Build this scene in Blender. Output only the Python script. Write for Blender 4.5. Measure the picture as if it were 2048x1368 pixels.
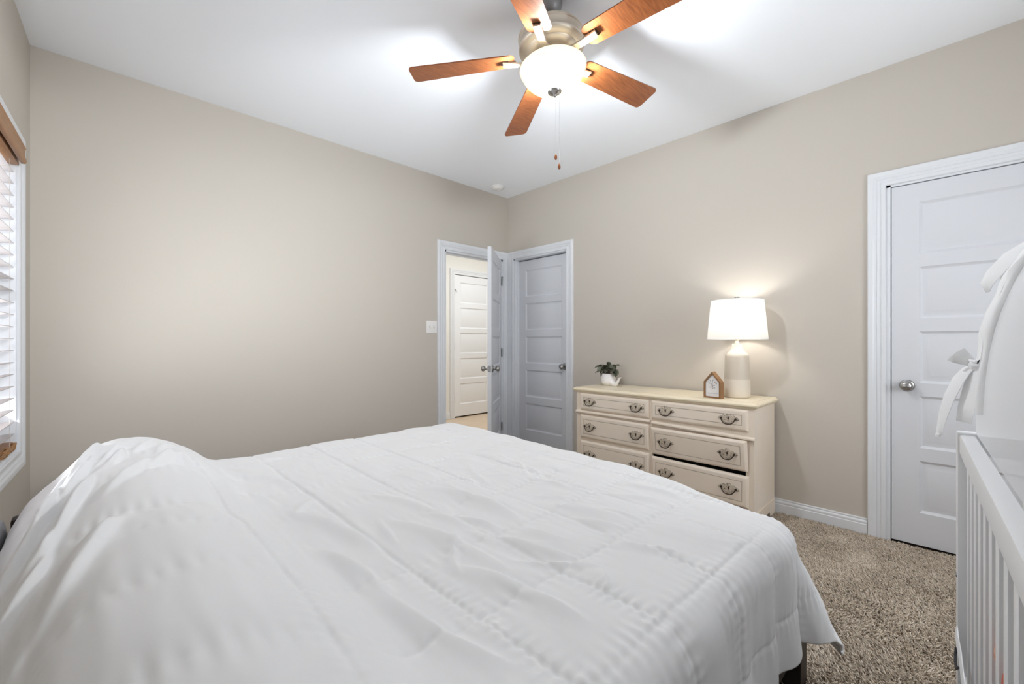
import bpy, bmesh, math, random
import numpy as np
from mathutils import Vector, Matrix, Euler

for _o in list(bpy.data.objects):
    bpy.data.objects.remove(_o)
SC = bpy.context.scene
COL = SC.collection
PI = math.pi

# ------------------------------------------------------------------ camera
CAM = Vector((-3.283, -3.455, 1.148))
cd = bpy.data.cameras.new('camera')
cam = bpy.data.objects.new('camera', cd)
COL.objects.link(cam)
cd.sensor_width = 36.0
cd.lens = 857.7 / 2048 * 36.0
cd.clip_start = 0.02
cam.location = CAM
yaw = math.atan2(0.7177, 0.6964)
cam.rotation_euler = (PI / 2, 0, yaw - PI / 2)
SC.camera = cam

# ------------------------------------------------------------------ world, exposure
SC.view_settings.view_transform = 'Standard'
SC.view_settings.look = 'None'
SC.view_settings.gamma = 1.0
SC.view_settings.exposure = 1.49
SC.view_settings.use_curve_mapping = False
SC.cycles.max_bounces = 10
SC.cycles.diffuse_bounces = 7
SC.cycles.transparent_max_bounces = 12
SC.cycles.sample_clamp_indirect = 8.0
SC.cycles.caustics_reflective = False
SC.cycles.caustics_refractive = False
w = bpy.data.worlds.new('overcast')
SC.world = w
w.use_nodes = True
bg = w.node_tree.nodes['Background']
bg.inputs[0].default_value = (0.93, 0.96, 1.0, 1)
bg.inputs[1].default_value = 0.48

# ------------------------------------------------------------------ lights
def light(name, typ, loc, energy, color=(1, 1, 1), **kw):
    d = bpy.data.lights.new(name, typ)
    d.energy = energy
    d.color = color
    for k, v in kw.items():
        setattr(d, k, v)
    o = bpy.data.objects.new(name, d)
    o.location = loc
    COL.objects.link(o)
    return o

WX0, WX1 = -1.62, -0.352         # window_1 opening along the window wall, measured from the far corner
WZ0, WZ1 = 0.628, 2.055
BX0, BX1 = -1.62, -0.62          # added_window_2 opening along x, added behind the crib to let in fill light
BZ0, BZ1 = 0.80, 2.00
GX0, GX1, GZ0, GZ1 = -3.30, -1.90, 1.60, 2.25      # added_window_3, added high over the crib to pass a light beam
YB = -4.30                       # wall behind the camera
XW = -3.537                      # far corner of the window wall, which is not quite square to the others
WTH = math.radians(-2.82)
WT = Matrix.Translation((XW, 0, 0)) @ Matrix.Rotation(WTH, 4, 'Z')
H = 2.743

# daylight outside the side window; rear lamps are added fill at invented openings
d1 = light('daylight_side', 'AREA', tuple(WT @ Vector((-0.32, (WX0 + WX1) / 2, (WZ0 + WZ1) / 2 - 0.25))), 11, (0.90, 0.95, 1.0),
           shape='RECTANGLE', size=1.25, size_y=1.4, spread=math.radians(115))
d1.rotation_euler = (0, -PI / 2 - math.radians(45), WTH)
d2 = light('added_wall_beam', 'AREA', (-2.62, YB - 0.25, 1.90), 3.1, (0.92, 0.965, 1.0),
           shape='RECTANGLE', size=1.1, size_y=0.6, spread=math.radians(48))
d2.rotation_euler = (PI / 2 - math.radians(6), 0, math.radians(3))  # added narrow beam, makes the bright patch on the far wall
d3 = light('added_rear_fill', 'AREA', ((BX0 + BX1) / 2, YB - 0.2, (BZ0 + BZ1) / 2), 10.5, (0.91, 0.955, 1.0),
           shape='RECTANGLE', size=1.05, size_y=1.15)
d3.rotation_euler = (PI / 2, 0, 0)  # added fill lamp to brighten the bed drape and doors
HALL = light('hall_ceiling_light', 'AREA', (0.5, 0.62, 2.70), 11, (0.96, 0.99, 1.0), shape='RECTANGLE', size=2.4, size_y=0.7)

# ------------------------------------------------------------------ materials
def mat(name, col, rough=0.5, metal=0.0, spec=0.5, bump=None, vary=None, emit=None, sheen=0.0, coat=0.0):
    m = bpy.data.materials.new(name)
    m.use_nodes = True
    nt = m.node_tree
    b = nt.nodes['Principled BSDF']
    b.inputs['Base Color'].default_value = (*col, 1)
    b.inputs['Roughness'].default_value = rough
    b.inputs['Metallic'].default_value = metal
    b.inputs['Specular IOR Level'].default_value = spec
    if sheen:
        b.inputs['Sheen Weight'].default_value = sheen
    if coat:
        b.inputs['Coat Weight'].default_value = coat
    tc = None
    if vary or bump:
        tc = nt.nodes.new('ShaderNodeTexCoord')
    if vary:
        c2, scale, lo, hi = vary[:4]
        stretch = vary[4] if len(vary) > 4 else (1, 1, 1)
        mp = nt.nodes.new('ShaderNodeMapping')
        mp.inputs['Scale'].default_value = stretch
        nz = nt.nodes.new('ShaderNodeTexNoise')
        nz.inputs['Scale'].default_value = scale
        nz.inputs['Detail'].default_value = 6
        rp = nt.nodes.new('ShaderNodeValToRGB')
        rp.color_ramp.elements[0].position = lo
        rp.color_ramp.elements[1].position = hi
        rp.color_ramp.elements[0].color = (*col, 1)
        rp.color_ramp.elements[1].color = (*c2, 1)
        nt.links.new(tc.outputs['Object'], mp.inputs[0])
        nt.links.new(mp.outputs[0], nz.inputs['Vector'])
        nt.links.new(nz.outputs['Fac'], rp.inputs[0])
        nt.links.new(rp.outputs[0], b.inputs['Base Color'])
    if bump:
        scale, strength, dist = bump
        nz = nt.nodes.new('ShaderNodeTexNoise')
        nz.inputs['Scale'].default_value = scale
        nz.inputs['Detail'].default_value = 4
        bp = nt.nodes.new('ShaderNodeBump')
        bp.inputs['Strength'].default_value = strength
        bp.inputs['Distance'].default_value = dist
        nt.links.new(tc.outputs['Object'], nz.inputs['Vector'])
        nt.links.new(nz.outputs['Fac'], bp.inputs['Height'])
        nt.links.new(bp.outputs[0], b.inputs['Normal'])
    if emit:
        b.inputs['Emission Color'].default_value = (*emit[0], 1)
        b.inputs['Emission Strength'].default_value = emit[1]
    return m

M = {}
M['wall'] = mat('wall_paint', (0.545, 0.502, 0.445), 0.75, spec=0.3, bump=(260, 0.10, 0.001))
M['hallwall'] = mat('hall_wall_paint', (0.78, 0.76, 0.72), 0.75, spec=0.3)
M['ceil'] = mat('ceiling_paint', (0.90, 0.925, 0.965), 0.85, spec=0.2, bump=(180, 0.12, 0.001))
M['trim'] = mat('trim_paint', (0.73, 0.745, 0.77), 0.35)
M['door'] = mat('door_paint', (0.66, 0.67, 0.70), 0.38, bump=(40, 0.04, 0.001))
M['dark'] = mat('dark_gap', (0.02, 0.02, 0.02), 0.9)
M['nickel'] = mat('satin_nickel', (0.42, 0.41, 0.40), 0.28, 1.0)
M['steel'] = mat('hinge_steel', (0.33, 0.33, 0.34), 0.35, 1.0)
M['brushed'] = mat('brushed_nickel', (0.70, 0.63, 0.53), 0.48, 0.85)
M['canopy'] = mat('canopy_metal', (0.30, 0.30, 0.31), 0.4, 0.8)
M['bladewood'] = mat('blade_wood', (0.30, 0.095, 0.028), 0.36, vary=((0.17, 0.05, 0.016), 9, 0.35, 0.75, (1.2, 14, 8)))
M['valance'] = mat('valance_wood', (0.40, 0.20, 0.085), 0.4, vary=((0.30, 0.14, 0.055), 10, 0.3, 0.7, (8, 1.5, 20)))
M['slat'] = mat('blind_slat', (0.50, 0.455, 0.445), 0.45)
M['cord'] = mat('blind_cord', (0.55, 0.5, 0.45), 0.8)
M['tassel'] = mat('cord_tassel', (0.36, 0.19, 0.08), 0.6)
M['plastic'] = mat('switch_plastic', (0.82, 0.80, 0.78), 0.35)
M['vinyl'] = mat('window_vinyl', (0.85, 0.86, 0.88), 0.4)
M['cream'] = mat('cream_paint', (0.84, 0.745, 0.635), 0.42, vary=((0.80, 0.69, 0.57), 4, 0.35, 0.75, (1, 0.6, 1)))
M['creamtop'] = mat('cream_top', (0.82, 0.73, 0.56), 0.30, vary=((0.78, 0.67, 0.475), 3, 0.35, 0.7, (1, 0.5, 1)))
M['antique'] = mat('antique_line', (0.50, 0.42, 0.335), 0.6)
M['plate'] = mat('handle_plate', (0.66, 0.57, 0.46), 0.5, 0.2, vary=((0.20, 0.15, 0.11), 150, 0.52, 0.64))
M['bail'] = mat('handle_bronze', (0.055, 0.038, 0.026), 0.4, 0.6)
M['white_ceramic'] = mat('white_ceramic', (0.84, 0.82, 0.81), 0.25, coat=0.3)
M['leaf'] = mat('leaf_green', (0.105, 0.115, 0.08), 0.55, vary=((0.20, 0.21, 0.155), 28, 0.35, 0.7))
M['stem'] = mat('stem_brown', (0.16, 0.13, 0.08), 0.7)
M['soil'] = mat('potting_soil', (0.05, 0.04, 0.03), 0.95)
M['framewood'] = mat('frame_wood', (0.30, 0.155, 0.06), 0.45, vary=((0.20, 0.095, 0.036), 14, 0.3, 0.75, (10, 10, 2)))
M['paper'] = mat('print_paper', (0.80, 0.785, 0.78), 0.8)
M['ink'] = mat('print_ink', (0.33, 0.31, 0.30), 0.8)
M['pinkink'] = mat('print_pink', (0.66, 0.46, 0.40), 0.8)
M['blueink'] = mat('print_blue_ink', (0.28, 0.27, 0.42), 0.8)
M['linen'] = mat('comforter_cotton', (0.81, 0.815, 0.825), 0.85, spec=0.25, bump=(420, 0.10, 0.0006), sheen=0.15)
M['mattress'] = mat('mattress_cover', (0.6, 0.6, 0.62), 0.9)
M['greylinen'] = mat('grey_pillowcase', (0.34, 0.35, 0.37), 0.9, bump=(120, 0.2, 0.001))
M['espresso'] = mat('bed_wood', (0.018, 0.013, 0.011), 0.4)
M['cribwhite'] = mat('crib_paint', (0.80, 0.81, 0.825), 0.32)
M['sheet'] = mat('crib_sheet', (0.80, 0.80, 0.81), 0.9)
M['ribbon'] = mat('ribbon_cotton', (0.88, 0.885, 0.895), 0.85, bump=(90, 0.2, 0.001))
M['coral'] = mat('coral_cloth', (0.60, 0.15, 0.10), 0.9, vary=((0.68, 0.42, 0.32), 60, 0.5, 0.6))
M['maroon'] = mat('maroon_cloth', (0.20, 0.035, 0.05), 0.85)
M['black'] = mat('black_metal', (0.03, 0.03, 0.035), 0.4)
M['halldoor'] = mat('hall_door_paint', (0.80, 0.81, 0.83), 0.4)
M['woodfloor'] = mat('hall_floor_wood', (0.72, 0.585, 0.44), 0.35, vary=((0.62, 0.47, 0.33), 5, 0.3, 0.7, (1.0, 9, 1)))
M['subfloor'] = mat('carpet_backing', (0.16, 0.12, 0.085), 0.95)

# translucent materials -----------------------------------------------
def translucent(name, col, trans, transp=0.0, emit=0.0, ecol=(1, 1, 1)):
    m = bpy.data.materials.new(name)
    m.use_nodes = True
    nt = m.node_tree
    nt.nodes.clear()
    out = nt.nodes.new('ShaderNodeOutputMaterial')
    di = nt.nodes.new('ShaderNodeBsdfDiffuse')
    di.inputs[0].default_value = (*col, 1)
    tr = nt.nodes.new('ShaderNodeBsdfTranslucent')
    tr.inputs[0].default_value = (*col, 1)
    mx = nt.nodes.new('ShaderNodeMixShader')
    mx.inputs[0].default_value = trans
    nt.links.new(di.outputs[0], mx.inputs[1])
    nt.links.new(tr.outputs[0], mx.inputs[2])
    last = mx
    if transp:
        tp = nt.nodes.new('ShaderNodeBsdfTransparent')
        m2 = nt.nodes.new('ShaderNodeMixShader')
        m2.inputs[0].default_value = transp
        nt.links.new(last.outputs[0], m2.inputs[1])
        nt.links.new(tp.outputs[0], m2.inputs[2])
        last = m2
    if emit:
        em = nt.nodes.new('ShaderNodeEmission')
        em.inputs[0].default_value = (*ecol, 1)
        em.inputs[1].default_value = emit
        ad = nt.nodes.new('ShaderNodeAddShader')
        nt.links.new(last.outputs[0], ad.inputs[0])
        nt.links.new(em.outputs[0], ad.inputs[1])
        last = ad
    nt.links.new(last.outputs[0], out.inputs[0])
    return m

M['net'] = translucent('tent_netting', (0.86, 0.865, 0.875), 0.5, 0.34)
M['shade'] = translucent('lamp_shade_fabric', (0.86, 0.85, 0.83), 0.42)
M['bowl'] = translucent('bowl_frosted_glass', (0.022, 0.018, 0.012), 0.6, 0.40, 0.07, (1.0, 0.84, 0.58))
M['bulb'] = mat('lit_bulb', (1, 1, 1), 0.5, emit=((1.0, 0.86, 0.66), 6.0))

# glass for window panes
def glassmat():
    m = bpy.data.materials.new('window_glass')
    m.use_nodes = True
    nt = m.node_tree
    nt.nodes.clear()
    out = nt.nodes.new('ShaderNodeOutputMaterial')
    tp = nt.nodes.new('ShaderNodeBsdfTransparent')
    gl = nt.nodes.new('ShaderNodeBsdfGlossy')
    gl.inputs['Roughness'].default_value = 0.02
    mx = nt.nodes.new('ShaderNodeMixShader')
    mx.inputs[0].default_value = 0.05
    nt.links.new(tp.outputs[0], mx.inputs[1])
    nt.links.new(gl.outputs[0], mx.inputs[2])
    nt.links.new(mx.outputs[0], out.inputs[0])
    return m
M['glass'] = glassmat()

# two-tone lamp ceramic: lower bands are glaze, paler shoulder is light painted into the colour
def lampmat():
    m = mat('lamp_ceramic', (0.75, 0.7, 0.64), 0.45)
    nt = m.node_tree
    b = nt.nodes['Principled BSDF']
    tc = nt.nodes.new('ShaderNodeTexCoord')
    sp = nt.nodes.new('ShaderNodeSeparateXYZ')
    rp = nt.nodes.new('ShaderNodeValToRGB')
    rp.color_ramp.elements[0].position = 0.0
    rp.color_ramp.elements[0].color = (0.74, 0.665, 0.565, 1)
    e = rp.color_ramp.elements.new(0.118)
    e.color = (0.74, 0.665, 0.565, 1)
    e = rp.color_ramp.elements.new(0.126)
    e.color = (0.60, 0.53, 0.44, 1)
    e = rp.color_ramp.elements.new(0.275)
    e.color = (0.60, 0.53, 0.44, 1)
    rp.color_ramp.elements[-1].position = 0.31
    rp.color_ramp.elements[-1].color = (0.76, 0.71, 0.64, 1)
    nt.links.new(tc.outputs['Object'], sp.inputs[0])
    nt.links.new(sp.outputs['Z'], rp.inputs[0])
    nt.links.new(rp.outputs[0], b.inputs['Base Color'])
    return m
M['lampbase'] = lampmat()

def carpetmat():
    m = mat('carpet_fibre', (0.3, 0.24, 0.18), 0.95, spec=0.1)
    nt = m.node_tree
    b = nt.nodes['Principled BSDF']
    at = nt.nodes.new('ShaderNodeAttribute')
    at.attribute_name = 'tuft'
    rp = nt.nodes.new('ShaderNodeValToRGB')
    rp.color_ramp.elements[0].position = 0.05
    rp.color_ramp.elements[0].color = (0.36, 0.29, 0.215, 1)
    rp.color_ramp.elements[1].position = 0.95
    rp.color_ramp.elements[1].color = (0.80, 0.71, 0.60, 1)
    e = rp.color_ramp.elements.new(0.5)
    e.color = (0.64, 0.545, 0.44, 1)
    nt.links.new(at.outputs['Fac'], rp.inputs[0])
    nt.links.new(rp.outputs[0], b.inputs['Base Color'])
    return m
M['carpet'] = carpetmat()

# ------------------------------------------------------------------ mesh helper
class MB:
    def __init__(self):
        self.v, self.f, self.m, self.mats = [], [], [], []

    def mi(self, m):
        if m not in self.mats:
            self.mats.append(m)
        return self.mats.index(m)

    def add(self, vs, fs, m, T=None):
        n = len(self.v)
        for p in vs:
            p = Vector(p)
            self.v.append(tuple(T @ p) if T is not None else tuple(p))
        k = self.mi(m)
        for f in fs:
            self.f.append([n + i for i in f])
            self.m.append(k)
        return self

    def box(self, a, b, m, ch=0.0, T=None):
        x0, x1 = sorted((a[0], b[0])); y0, y1 = sorted((a[1], b[1])); z0, z1 = sorted((a[2], b[2]))
        if ch <= 0:
            vs = [(x, y, z) for z in (z0, z1) for y in (y0, y1) for x in (x0, x1)]
            fs = [(0, 2, 3, 1), (4, 5, 7, 6), (0, 1, 5, 4), (2, 6, 7, 3), (0, 4, 6, 2), (1, 3, 7, 5)]
            return self.add(vs, fs, m, T)
        bm = bmesh.new()
        r = bmesh.ops.create_cube(bm, size=1)
        for v in bm.verts:
            v.co = Vector(((x0 + x1) / 2 + v.co.x * (x1 - x0), (y0 + y1) / 2 + v.co.y * (y1 - y0), (z0 + z1) / 2 + v.co.z * (z1 - z0)))
        bmesh.ops.bevel(bm, geom=list(bm.edges), offset=ch, segments=2, affect='EDGES', profile=0.6)
        return self.bm(bm, m, T)

    def bm(self, bm, m, T=None):
        bm.verts.index_update()
        vs = [tuple(v.co) for v in bm.verts]
        fs = [[v.index for v in f.verts] for f in bm.faces]
        bm.free()
        return self.add(vs, fs, m, T)

    def lathe(self, prof, m, n=32, T=None, caps=True):
        vs, fs = [], []
        for r, z in prof:
            for i in range(n):
                a = 2 * PI * i / n
                vs.append((r * math.cos(a), r * math.sin(a), z))
        for j in range(len(prof) - 1):
            for i in range(n):
                k = (i + 1) % n
                fs.append((j * n + i, j * n + k, (j + 1) * n + k, (j + 1) * n + i))
        if caps:
            if prof[0][0] > 1e-6:
                fs.append(tuple(reversed(range(n))))
            if prof[-1][0] > 1e-6:
                fs.append(tuple((len(prof) - 1) * n + i for i in range(n)))
        return self.add(vs, fs, m, T)

    def tube(self, pts, r, m, n=8, T=None, closed=False):
        pts = [Vector(p) for p in pts]
        rs = r if isinstance(r, (list, tuple)) else [r] * len(pts)
        vs, fs = [], []
        up = Vector((0, 0, 1))
        N = None
        L = len(pts)
        for i, p in enumerate(pts):
            if closed:
                t = pts[(i + 1) % L] - pts[i - 1]
            else:
                t = pts[min(i + 1, L - 1)] - pts[max(i - 1, 0)]
            t.normalize()
            if N is None:
                N = t.orthogonal().normalized()
            else:
                N = (N - t * N.dot(t)).normalized()
            B = t.cross(N)
            for k in range(n):
                a = 2 * PI * k / n
                vs.append(tuple(p + (N * math.cos(a) + B * math.sin(a)) * rs[i]))
        for i in range(L if closed else L - 1):
            j = (i + 1) % L
            for k in range(n):
                q = (k + 1) % n
                fs.append((i * n + k, i * n + q, j * n + q, j * n + k))
        if not closed:
            fs.append(tuple(reversed(range(n))))
            fs.append(tuple((L - 1) * n + k for k in range(n)))
        return self.add(vs, fs, m, T)

    def prism(self, poly, t0, t1, m, T=None, inset=0.0):
        """poly in local XY extruded along Z from t0 to t1, optional inset of the far cap (soft edge)"""
        n = len(poly)
        cx = sum(p[0] for p in poly) / n; cy = sum(p[1] for p in poly) / n
        rings = [(t0, 0.0), (t1 - inset, 0.0)]
        if inset > 0:
            rings.append((t1, inset))
        vs, fs = [], []
        for t, ins in rings:
            for p in poly:
                dx, dy = p[0] - cx, p[1] - cy
                l = math.hypot(dx, dy) or 1
                s = max(0.0, (l - ins) / l)
                vs.append((cx + dx * s, cy + dy * s, t))
        for j in range(len(rings) - 1):
            for i in range(n):
                k = (i + 1) % n
                fs.append((j * n + i, j * n + k, (j + 1) * n + k, (j + 1) * n + i))
        fs.append(tuple(reversed(range(n))))
        fs.append(tuple((len(rings) - 1) * n + i for i in range(n)))
        return self.add(vs, fs, m, T)

    def build(self, name, parent=None, smooth=None, loc=None):
        me = bpy.data.meshes.new(name)
        me.from_pydata(self.v, [], self.f)
        for m in self.mats:
            me.materials.append(M[m])
        me.polygons.foreach_set('material_index', self.m)
        me.update()
        bm = bmesh.new()
        bm.from_mesh(me)
        bmesh.ops.recalc_face_normals(bm, faces=bm.faces)
        bm.to_mesh(me)
        bm.free()
        if smooth:
            me.polygons.foreach_set('use_smooth', [True] * len(me.polygons))
            me.set_sharp_from_angle(angle=math.radians(smooth))
        o = bpy.data.objects.new(name, me)
        COL.objects.link(o)
        if loc:
            o.location = loc
        if parent is not None:
            o.parent = parent
        return o

def tag(o, label=None, cat=None, group=None, kind=None):
    if label: o['label'] = label
    if cat: o['category'] = cat
    if group: o['group'] = group
    if kind: o['kind'] = kind
    return o

def thing(name, label, cat, loc=(0, 0, 0), rot=(0, 0, 0), group=None, kind=None):
    o = bpy.data.objects.new(name, None)
    o.empty_display_size = 0.05
    COL.objects.link(o)
    o.location = loc
    o.rotation_euler = rot
    return tag(o, label, cat, group, kind)

def struct(name, mb, label=None, smooth=None):
    o = mb.build(name, smooth=smooth)
    o['kind'] = 'structure'
    if label:
        o['label'] = label
    return o

def T_(loc=(0, 0, 0), rot=(0, 0, 0)):
    return Matrix.Translation(Vector(loc)) @ Euler(rot).to_matrix().to_4x4()

# ------------------------------------------------------------------ the room shell
TH = 0.115
# openings
A0, A1, DH = -0.847, -0.075, 2.05           # doorway to the hall, far wall (y=0)
C0, C1 = -0.835, -0.098                     # closet door near the corner, right wall (x=0)
E0, E1 = -4.00, -3.182                      # second closet door, right wall

m_ = MB()
m_.box((XW - TH, 0, 0), (A0, TH, H), 'wall').box((A1, 0, 0), (TH, TH, H), 'wall').box((A0, 0, DH), (A1, TH, H), 'wall')
struct('wall_far', m_, 'beige wall with the open doorway in it')
m_ = MB()
m_.box((0, C1, 0), (TH, 0, H), 'wall').box((0, E1, 0), (TH, C0, H), 'wall').box((0, YB - TH, 0), (TH, E0, H), 'wall')
m_.box((0, C0, DH), (TH, C1, H), 'wall').box((0, E0, DH), (TH, E1, H), 'wall')
struct('wall_right', m_, 'beige wall behind the cream dresser')
m_ = MB()
m_.box((-TH, WX1, 0), (0, 0.0, H), 'wall', 0, WT).box((-TH, YB - 0.05, 0), (0, WX0, H), 'wall', 0, WT)
m_.box((-TH, WX0, 0), (0, WX1, WZ0), 'wall', 0, WT).box((-TH, WX0, WZ1), (0, WX1, H), 'wall', 0, WT)
struct('wall_left', m_, 'beige wall with the blinded window at the bed head')
m_ = MB()
m_.box((XW - 0.40, YB - TH, 0), (GX0, YB, H), 'wall').box((GX1, YB - TH, 0), (BX0, YB, H), 'wall').box((BX1, YB - TH, 0), (0, YB, H), 'wall')
m_.box((GX0, YB - TH, 0), (GX1, YB, GZ0), 'wall').box((GX0, YB - TH, GZ1), (GX1, YB, H), 'wall')
m_.box((BX0, YB - TH, 0), (BX1, YB, BZ0), 'wall').box((BX0, YB - TH, BZ1), (BX1, YB, H), 'wall')
struct('wall_near', m_, 'beige wall behind the crib')
struct('ceiling', MB().box((XW - 0.40, YB - TH, H), (TH, TH, H + 0.1), 'ceil'), 'flat white ceiling')
struct('floor', MB().box((XW - 0.40, YB - TH, -0.1), (TH, 0.05, 0), 'subfloor'), 'carpeted bedroom floor')

# hall beyond the doorway
HY = 1.78
struct('floor_hall', MB().box((-1.6, 0.05, -0.1), (2.6, HY + 0.2, -0.002), 'woodfloor'), 'light wood plank hall floor')
HD0, HD1, HDT = 0.585, 1.36, 2.17
m_ = MB()
m_.box((-1.6, HY, 0), (HD0, HY + TH, H), 'hallwall').box((HD1, HY, 0), (2.6, HY + TH, H), 'hallwall')
m_.box((HD0, HY, HDT), (HD1, HY + TH, H), 'hallwall')
m_.box((HD0 - 0.1, HY + TH, -0.1), (HD1 + 0.1, HY + TH + 0.03, H), 'dark')
struct('wall_hall_far', m_, 'pale wall across the hall')
m_ = MB()
m_.box((-1.6 - TH, TH, 0), (-1.6, HY + TH, H), 'hallwall')
struct('wall_hall_left', m_)
m_ = MB().box((2.6, TH, 0), (2.6 + TH, HY + TH, H), 'hallwall').box((TH, TH - 0.06, 0), (2.6, TH, H), 'hallwall')
struct('wall_hall_right', m_)
struct('ceiling_hall', MB().box((-1.6 - TH, TH, H), (2.6 + TH, HY + 0.2, H + 0.1), 'ceil'))
# closets behind the two closed doors
m_ = MB().box((0.6, C0 - 0.1, -0.1), (0.63, TH - 0.06, H), 'hallwall').box((TH, C0 - 0.13, -0.1), (0.63, C0 - 0.1, H), 'hallwall')
m_.box((TH, C0 - 0.1, H), (0.63, TH - 0.06, H + 0.03), 'hallwall').box((TH, C0 - 0.1, -0.1), (0.63, TH - 0.06, -0.01), 'subfloor')
struct('wall_closet', m_)
m_ = MB().box((0.6, E0 - 0.1, -0.1), (0.63, E1 + 0.1, H), 'hallwall').box((TH, E0 - 0.13, -0.1), (0.63, E0 - 0.1, H), 'hallwall')
m_.box((TH, E1 + 0.1, -0.1), (0.63, E1 + 0.13, H), 'hallwall').box((TH, E0 - 0.1, H), (0.63, E1 + 0.1, H + 0.03), 'hallwall')
m_.box((TH, E0 - 0.1, -0.1), (0.63, E1 + 0.1, -0.01), 'subfloor')
struct('wall_closet_second', m_)

# ------------------------------------------------------------------ trim profiles
CASE = [(0.0, 0.0), (0.0, 0.009), (0.004, 0.013), (0.020, 0.013), (0.024, 0.009), (0.030, 0.010), (0.038, 0.016),
        (0.043, 0.012), (0.049, 0.013), (0.056, 0.018), (0.060, 0.020), (0.078, 0.020), (0.082, 0.017), (0.084, 0.0)]

def casing(a, b, top, place, bottom=None, width=1.0, left=None, right=None):
    """profile swept round an opening a..b; place(u, z, d) -> world; bottom given: closed picture frame"""
    mb = MB()
    z0 = 0.0 if bottom is None else bottom
    vs, fs = [], []
    n = len(CASE)
    for o, d in CASE:
        ol = min(o, left) if left else o
        orr = min(o, right) if right else o
        ring = [(a - ol, z0 - (o if bottom is not None else 0)), (a - ol, top + o), (b + orr, top + o), (b + orr, z0 - (o if bottom is not None else 0))]
        for u, z in ring:
            vs.append(place(u, z, d))
    for i in range(n - 1):
        segs = 4 if bottom is not None else 3
        for k in range(segs):
            q = (k + 1) % 4
            fs.append((i * 4 + k, i * 4 + q, (i + 1) * 4 + q, (i + 1) * 4 + k))
    if bottom is None:
        fs.append(tuple(i * 4 for i in range(n)))
        fs.append(tuple(i * 4 + 3 for i in reversed(range(n))))
    mb.add(vs, fs, 'trim')
    return mb

pA = lambda u, z, d: (u, -d, z)
pB = lambda u, z, d: (-d, u, z)
pC = lambda u, z, d: tuple(WT @ Vector((d, u, z)))
pH = lambda u, z, d: (u, HY - d, z)
pN = lambda u, z, d: (u, YB + d, z)
pHb = lambda u, z, d: (u, TH + d, z)

# wall-far doorway casing meets the corner, so its corner leg is cut to the wall
m_ = casing(A0, A1, DH, pA, right=0.072)
for s, t in ((A0, A0 + 0.019), (A1 - 0.019, A1)):
    m_.box((s, 0, 0), (t, TH, DH), 'trim')
m_.box((A0, 0, DH - 0.019), (A1, TH, DH), 'trim')
m_.box((A0 + 0.019, 0.042, 0), (A0 + 0.031, 0.075, DH - 0.019), 'trim')
m_.box((A0 + 0.019, 0.042, DH - 0.031), (A1 - 0.019, 0.075, DH - 0.019), 'trim')
m_.box((A1 - 0.031, 0.042, 0), (A1 - 0.019, 0.075, DH - 0.019), 'trim')
m_.box((A0 + 0.018, 0.006, 0.885), (A0 + 0.0205, 0.036, 0.945), 'steel')
struct('trim_1', m_, 'white moulded casing and jambs of the doorway to the hall', smooth=30)
m_ = casing(C0, C1, DH, pB, right=0.095)
for s, t in ((C0, C0 + 0.012), (C1 - 0.012, C1)):
    m_.box((0, s, 0), (TH, t, DH), 'trim')
m_.box((0, C0, DH - 0.012), (TH, C1, DH), 'trim')
m_.box((0.04, C0 + 0.012, 0), (0.069, C0 + 0.02, DH - 0.012), 'trim').box((0.04, C1 - 0.02, 0), (0.069, C1 - 0.012, DH - 0.012), 'trim')
struct('trim_2', m_, 'white casing round the closet door in the corner', smooth=30)
m_ = casing(E0, E1, DH, pB)
for s, t in ((E0, E0 + 0.019), (E1 - 0.019, E1)):
    m_.box((0, s, 0), (TH, t, DH), 'trim')
m_.box((0, E0, DH - 0.012), (TH, E1, DH), 'trim')
struct('trim_3', m_, 'white moulded casing round the panelled door by the crib', smooth=30)
m_ = casing(HD0, HD1, HDT, pH)
for s, t in ((HD0, HD0 + 0.012), (HD1 - 0.012, HD1)):
    m_.box((s, HY, 0), (t, HY + TH, HDT), 'trim')
struct('trim_4', m_, 'white casing round the door across the hall', smooth=30)

BASE = [(0.0, 0.0), (0.014, 0.0), (0.014, 0.066), (0.0115, 0.069), (0.0115, 0.073), (0.013, 0.078), (0.011, 0.086), (0.0065, 0.090), (0.0065, 0.094), (0.008, 0.097), (0.006, 0.102), (0.0, 0.102)]

def baseboard(name, u0, u1, place, label=None):
    vs, fs = [], []
    n = len(BASE)
    for u in (u0, u1):
        for d, z in BASE:
            vs.append(place(u, z, d))
    for i in range(n):
        k = (i + 1) % n
        fs.append((i, k, n + k, n + i))
    fs.append(tuple(range(n)))
    fs.append(tuple(reversed(range(n, 2 * n))))
    return struct(name, MB().add(vs, fs, 'trim'), label, smooth=35)

baseboard('baseboard_far', XW + 0.002, A0 - 0.085, pA, 'white baseboard under the wall with the doorway')
baseboard('baseboard_right', E1 + 0.085, C0 - 0.085, pB, 'white baseboard behind the dresser')
baseboard('baseboard_right_end', YB + 0.01, E0 - 0.085, pB)
baseboard('baseboard_left', YB + 0.03, -0.02, pC)
baseboard('baseboard_near', XW - 0.15, -0.02, pN)
baseboard('baseboard_hall', -1.58, HD0 - 0.085, pH, 'white baseboard across the hall')
baseboard('baseboard_hall_end', HD1 + 0.085, 2.58, pH)

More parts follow.
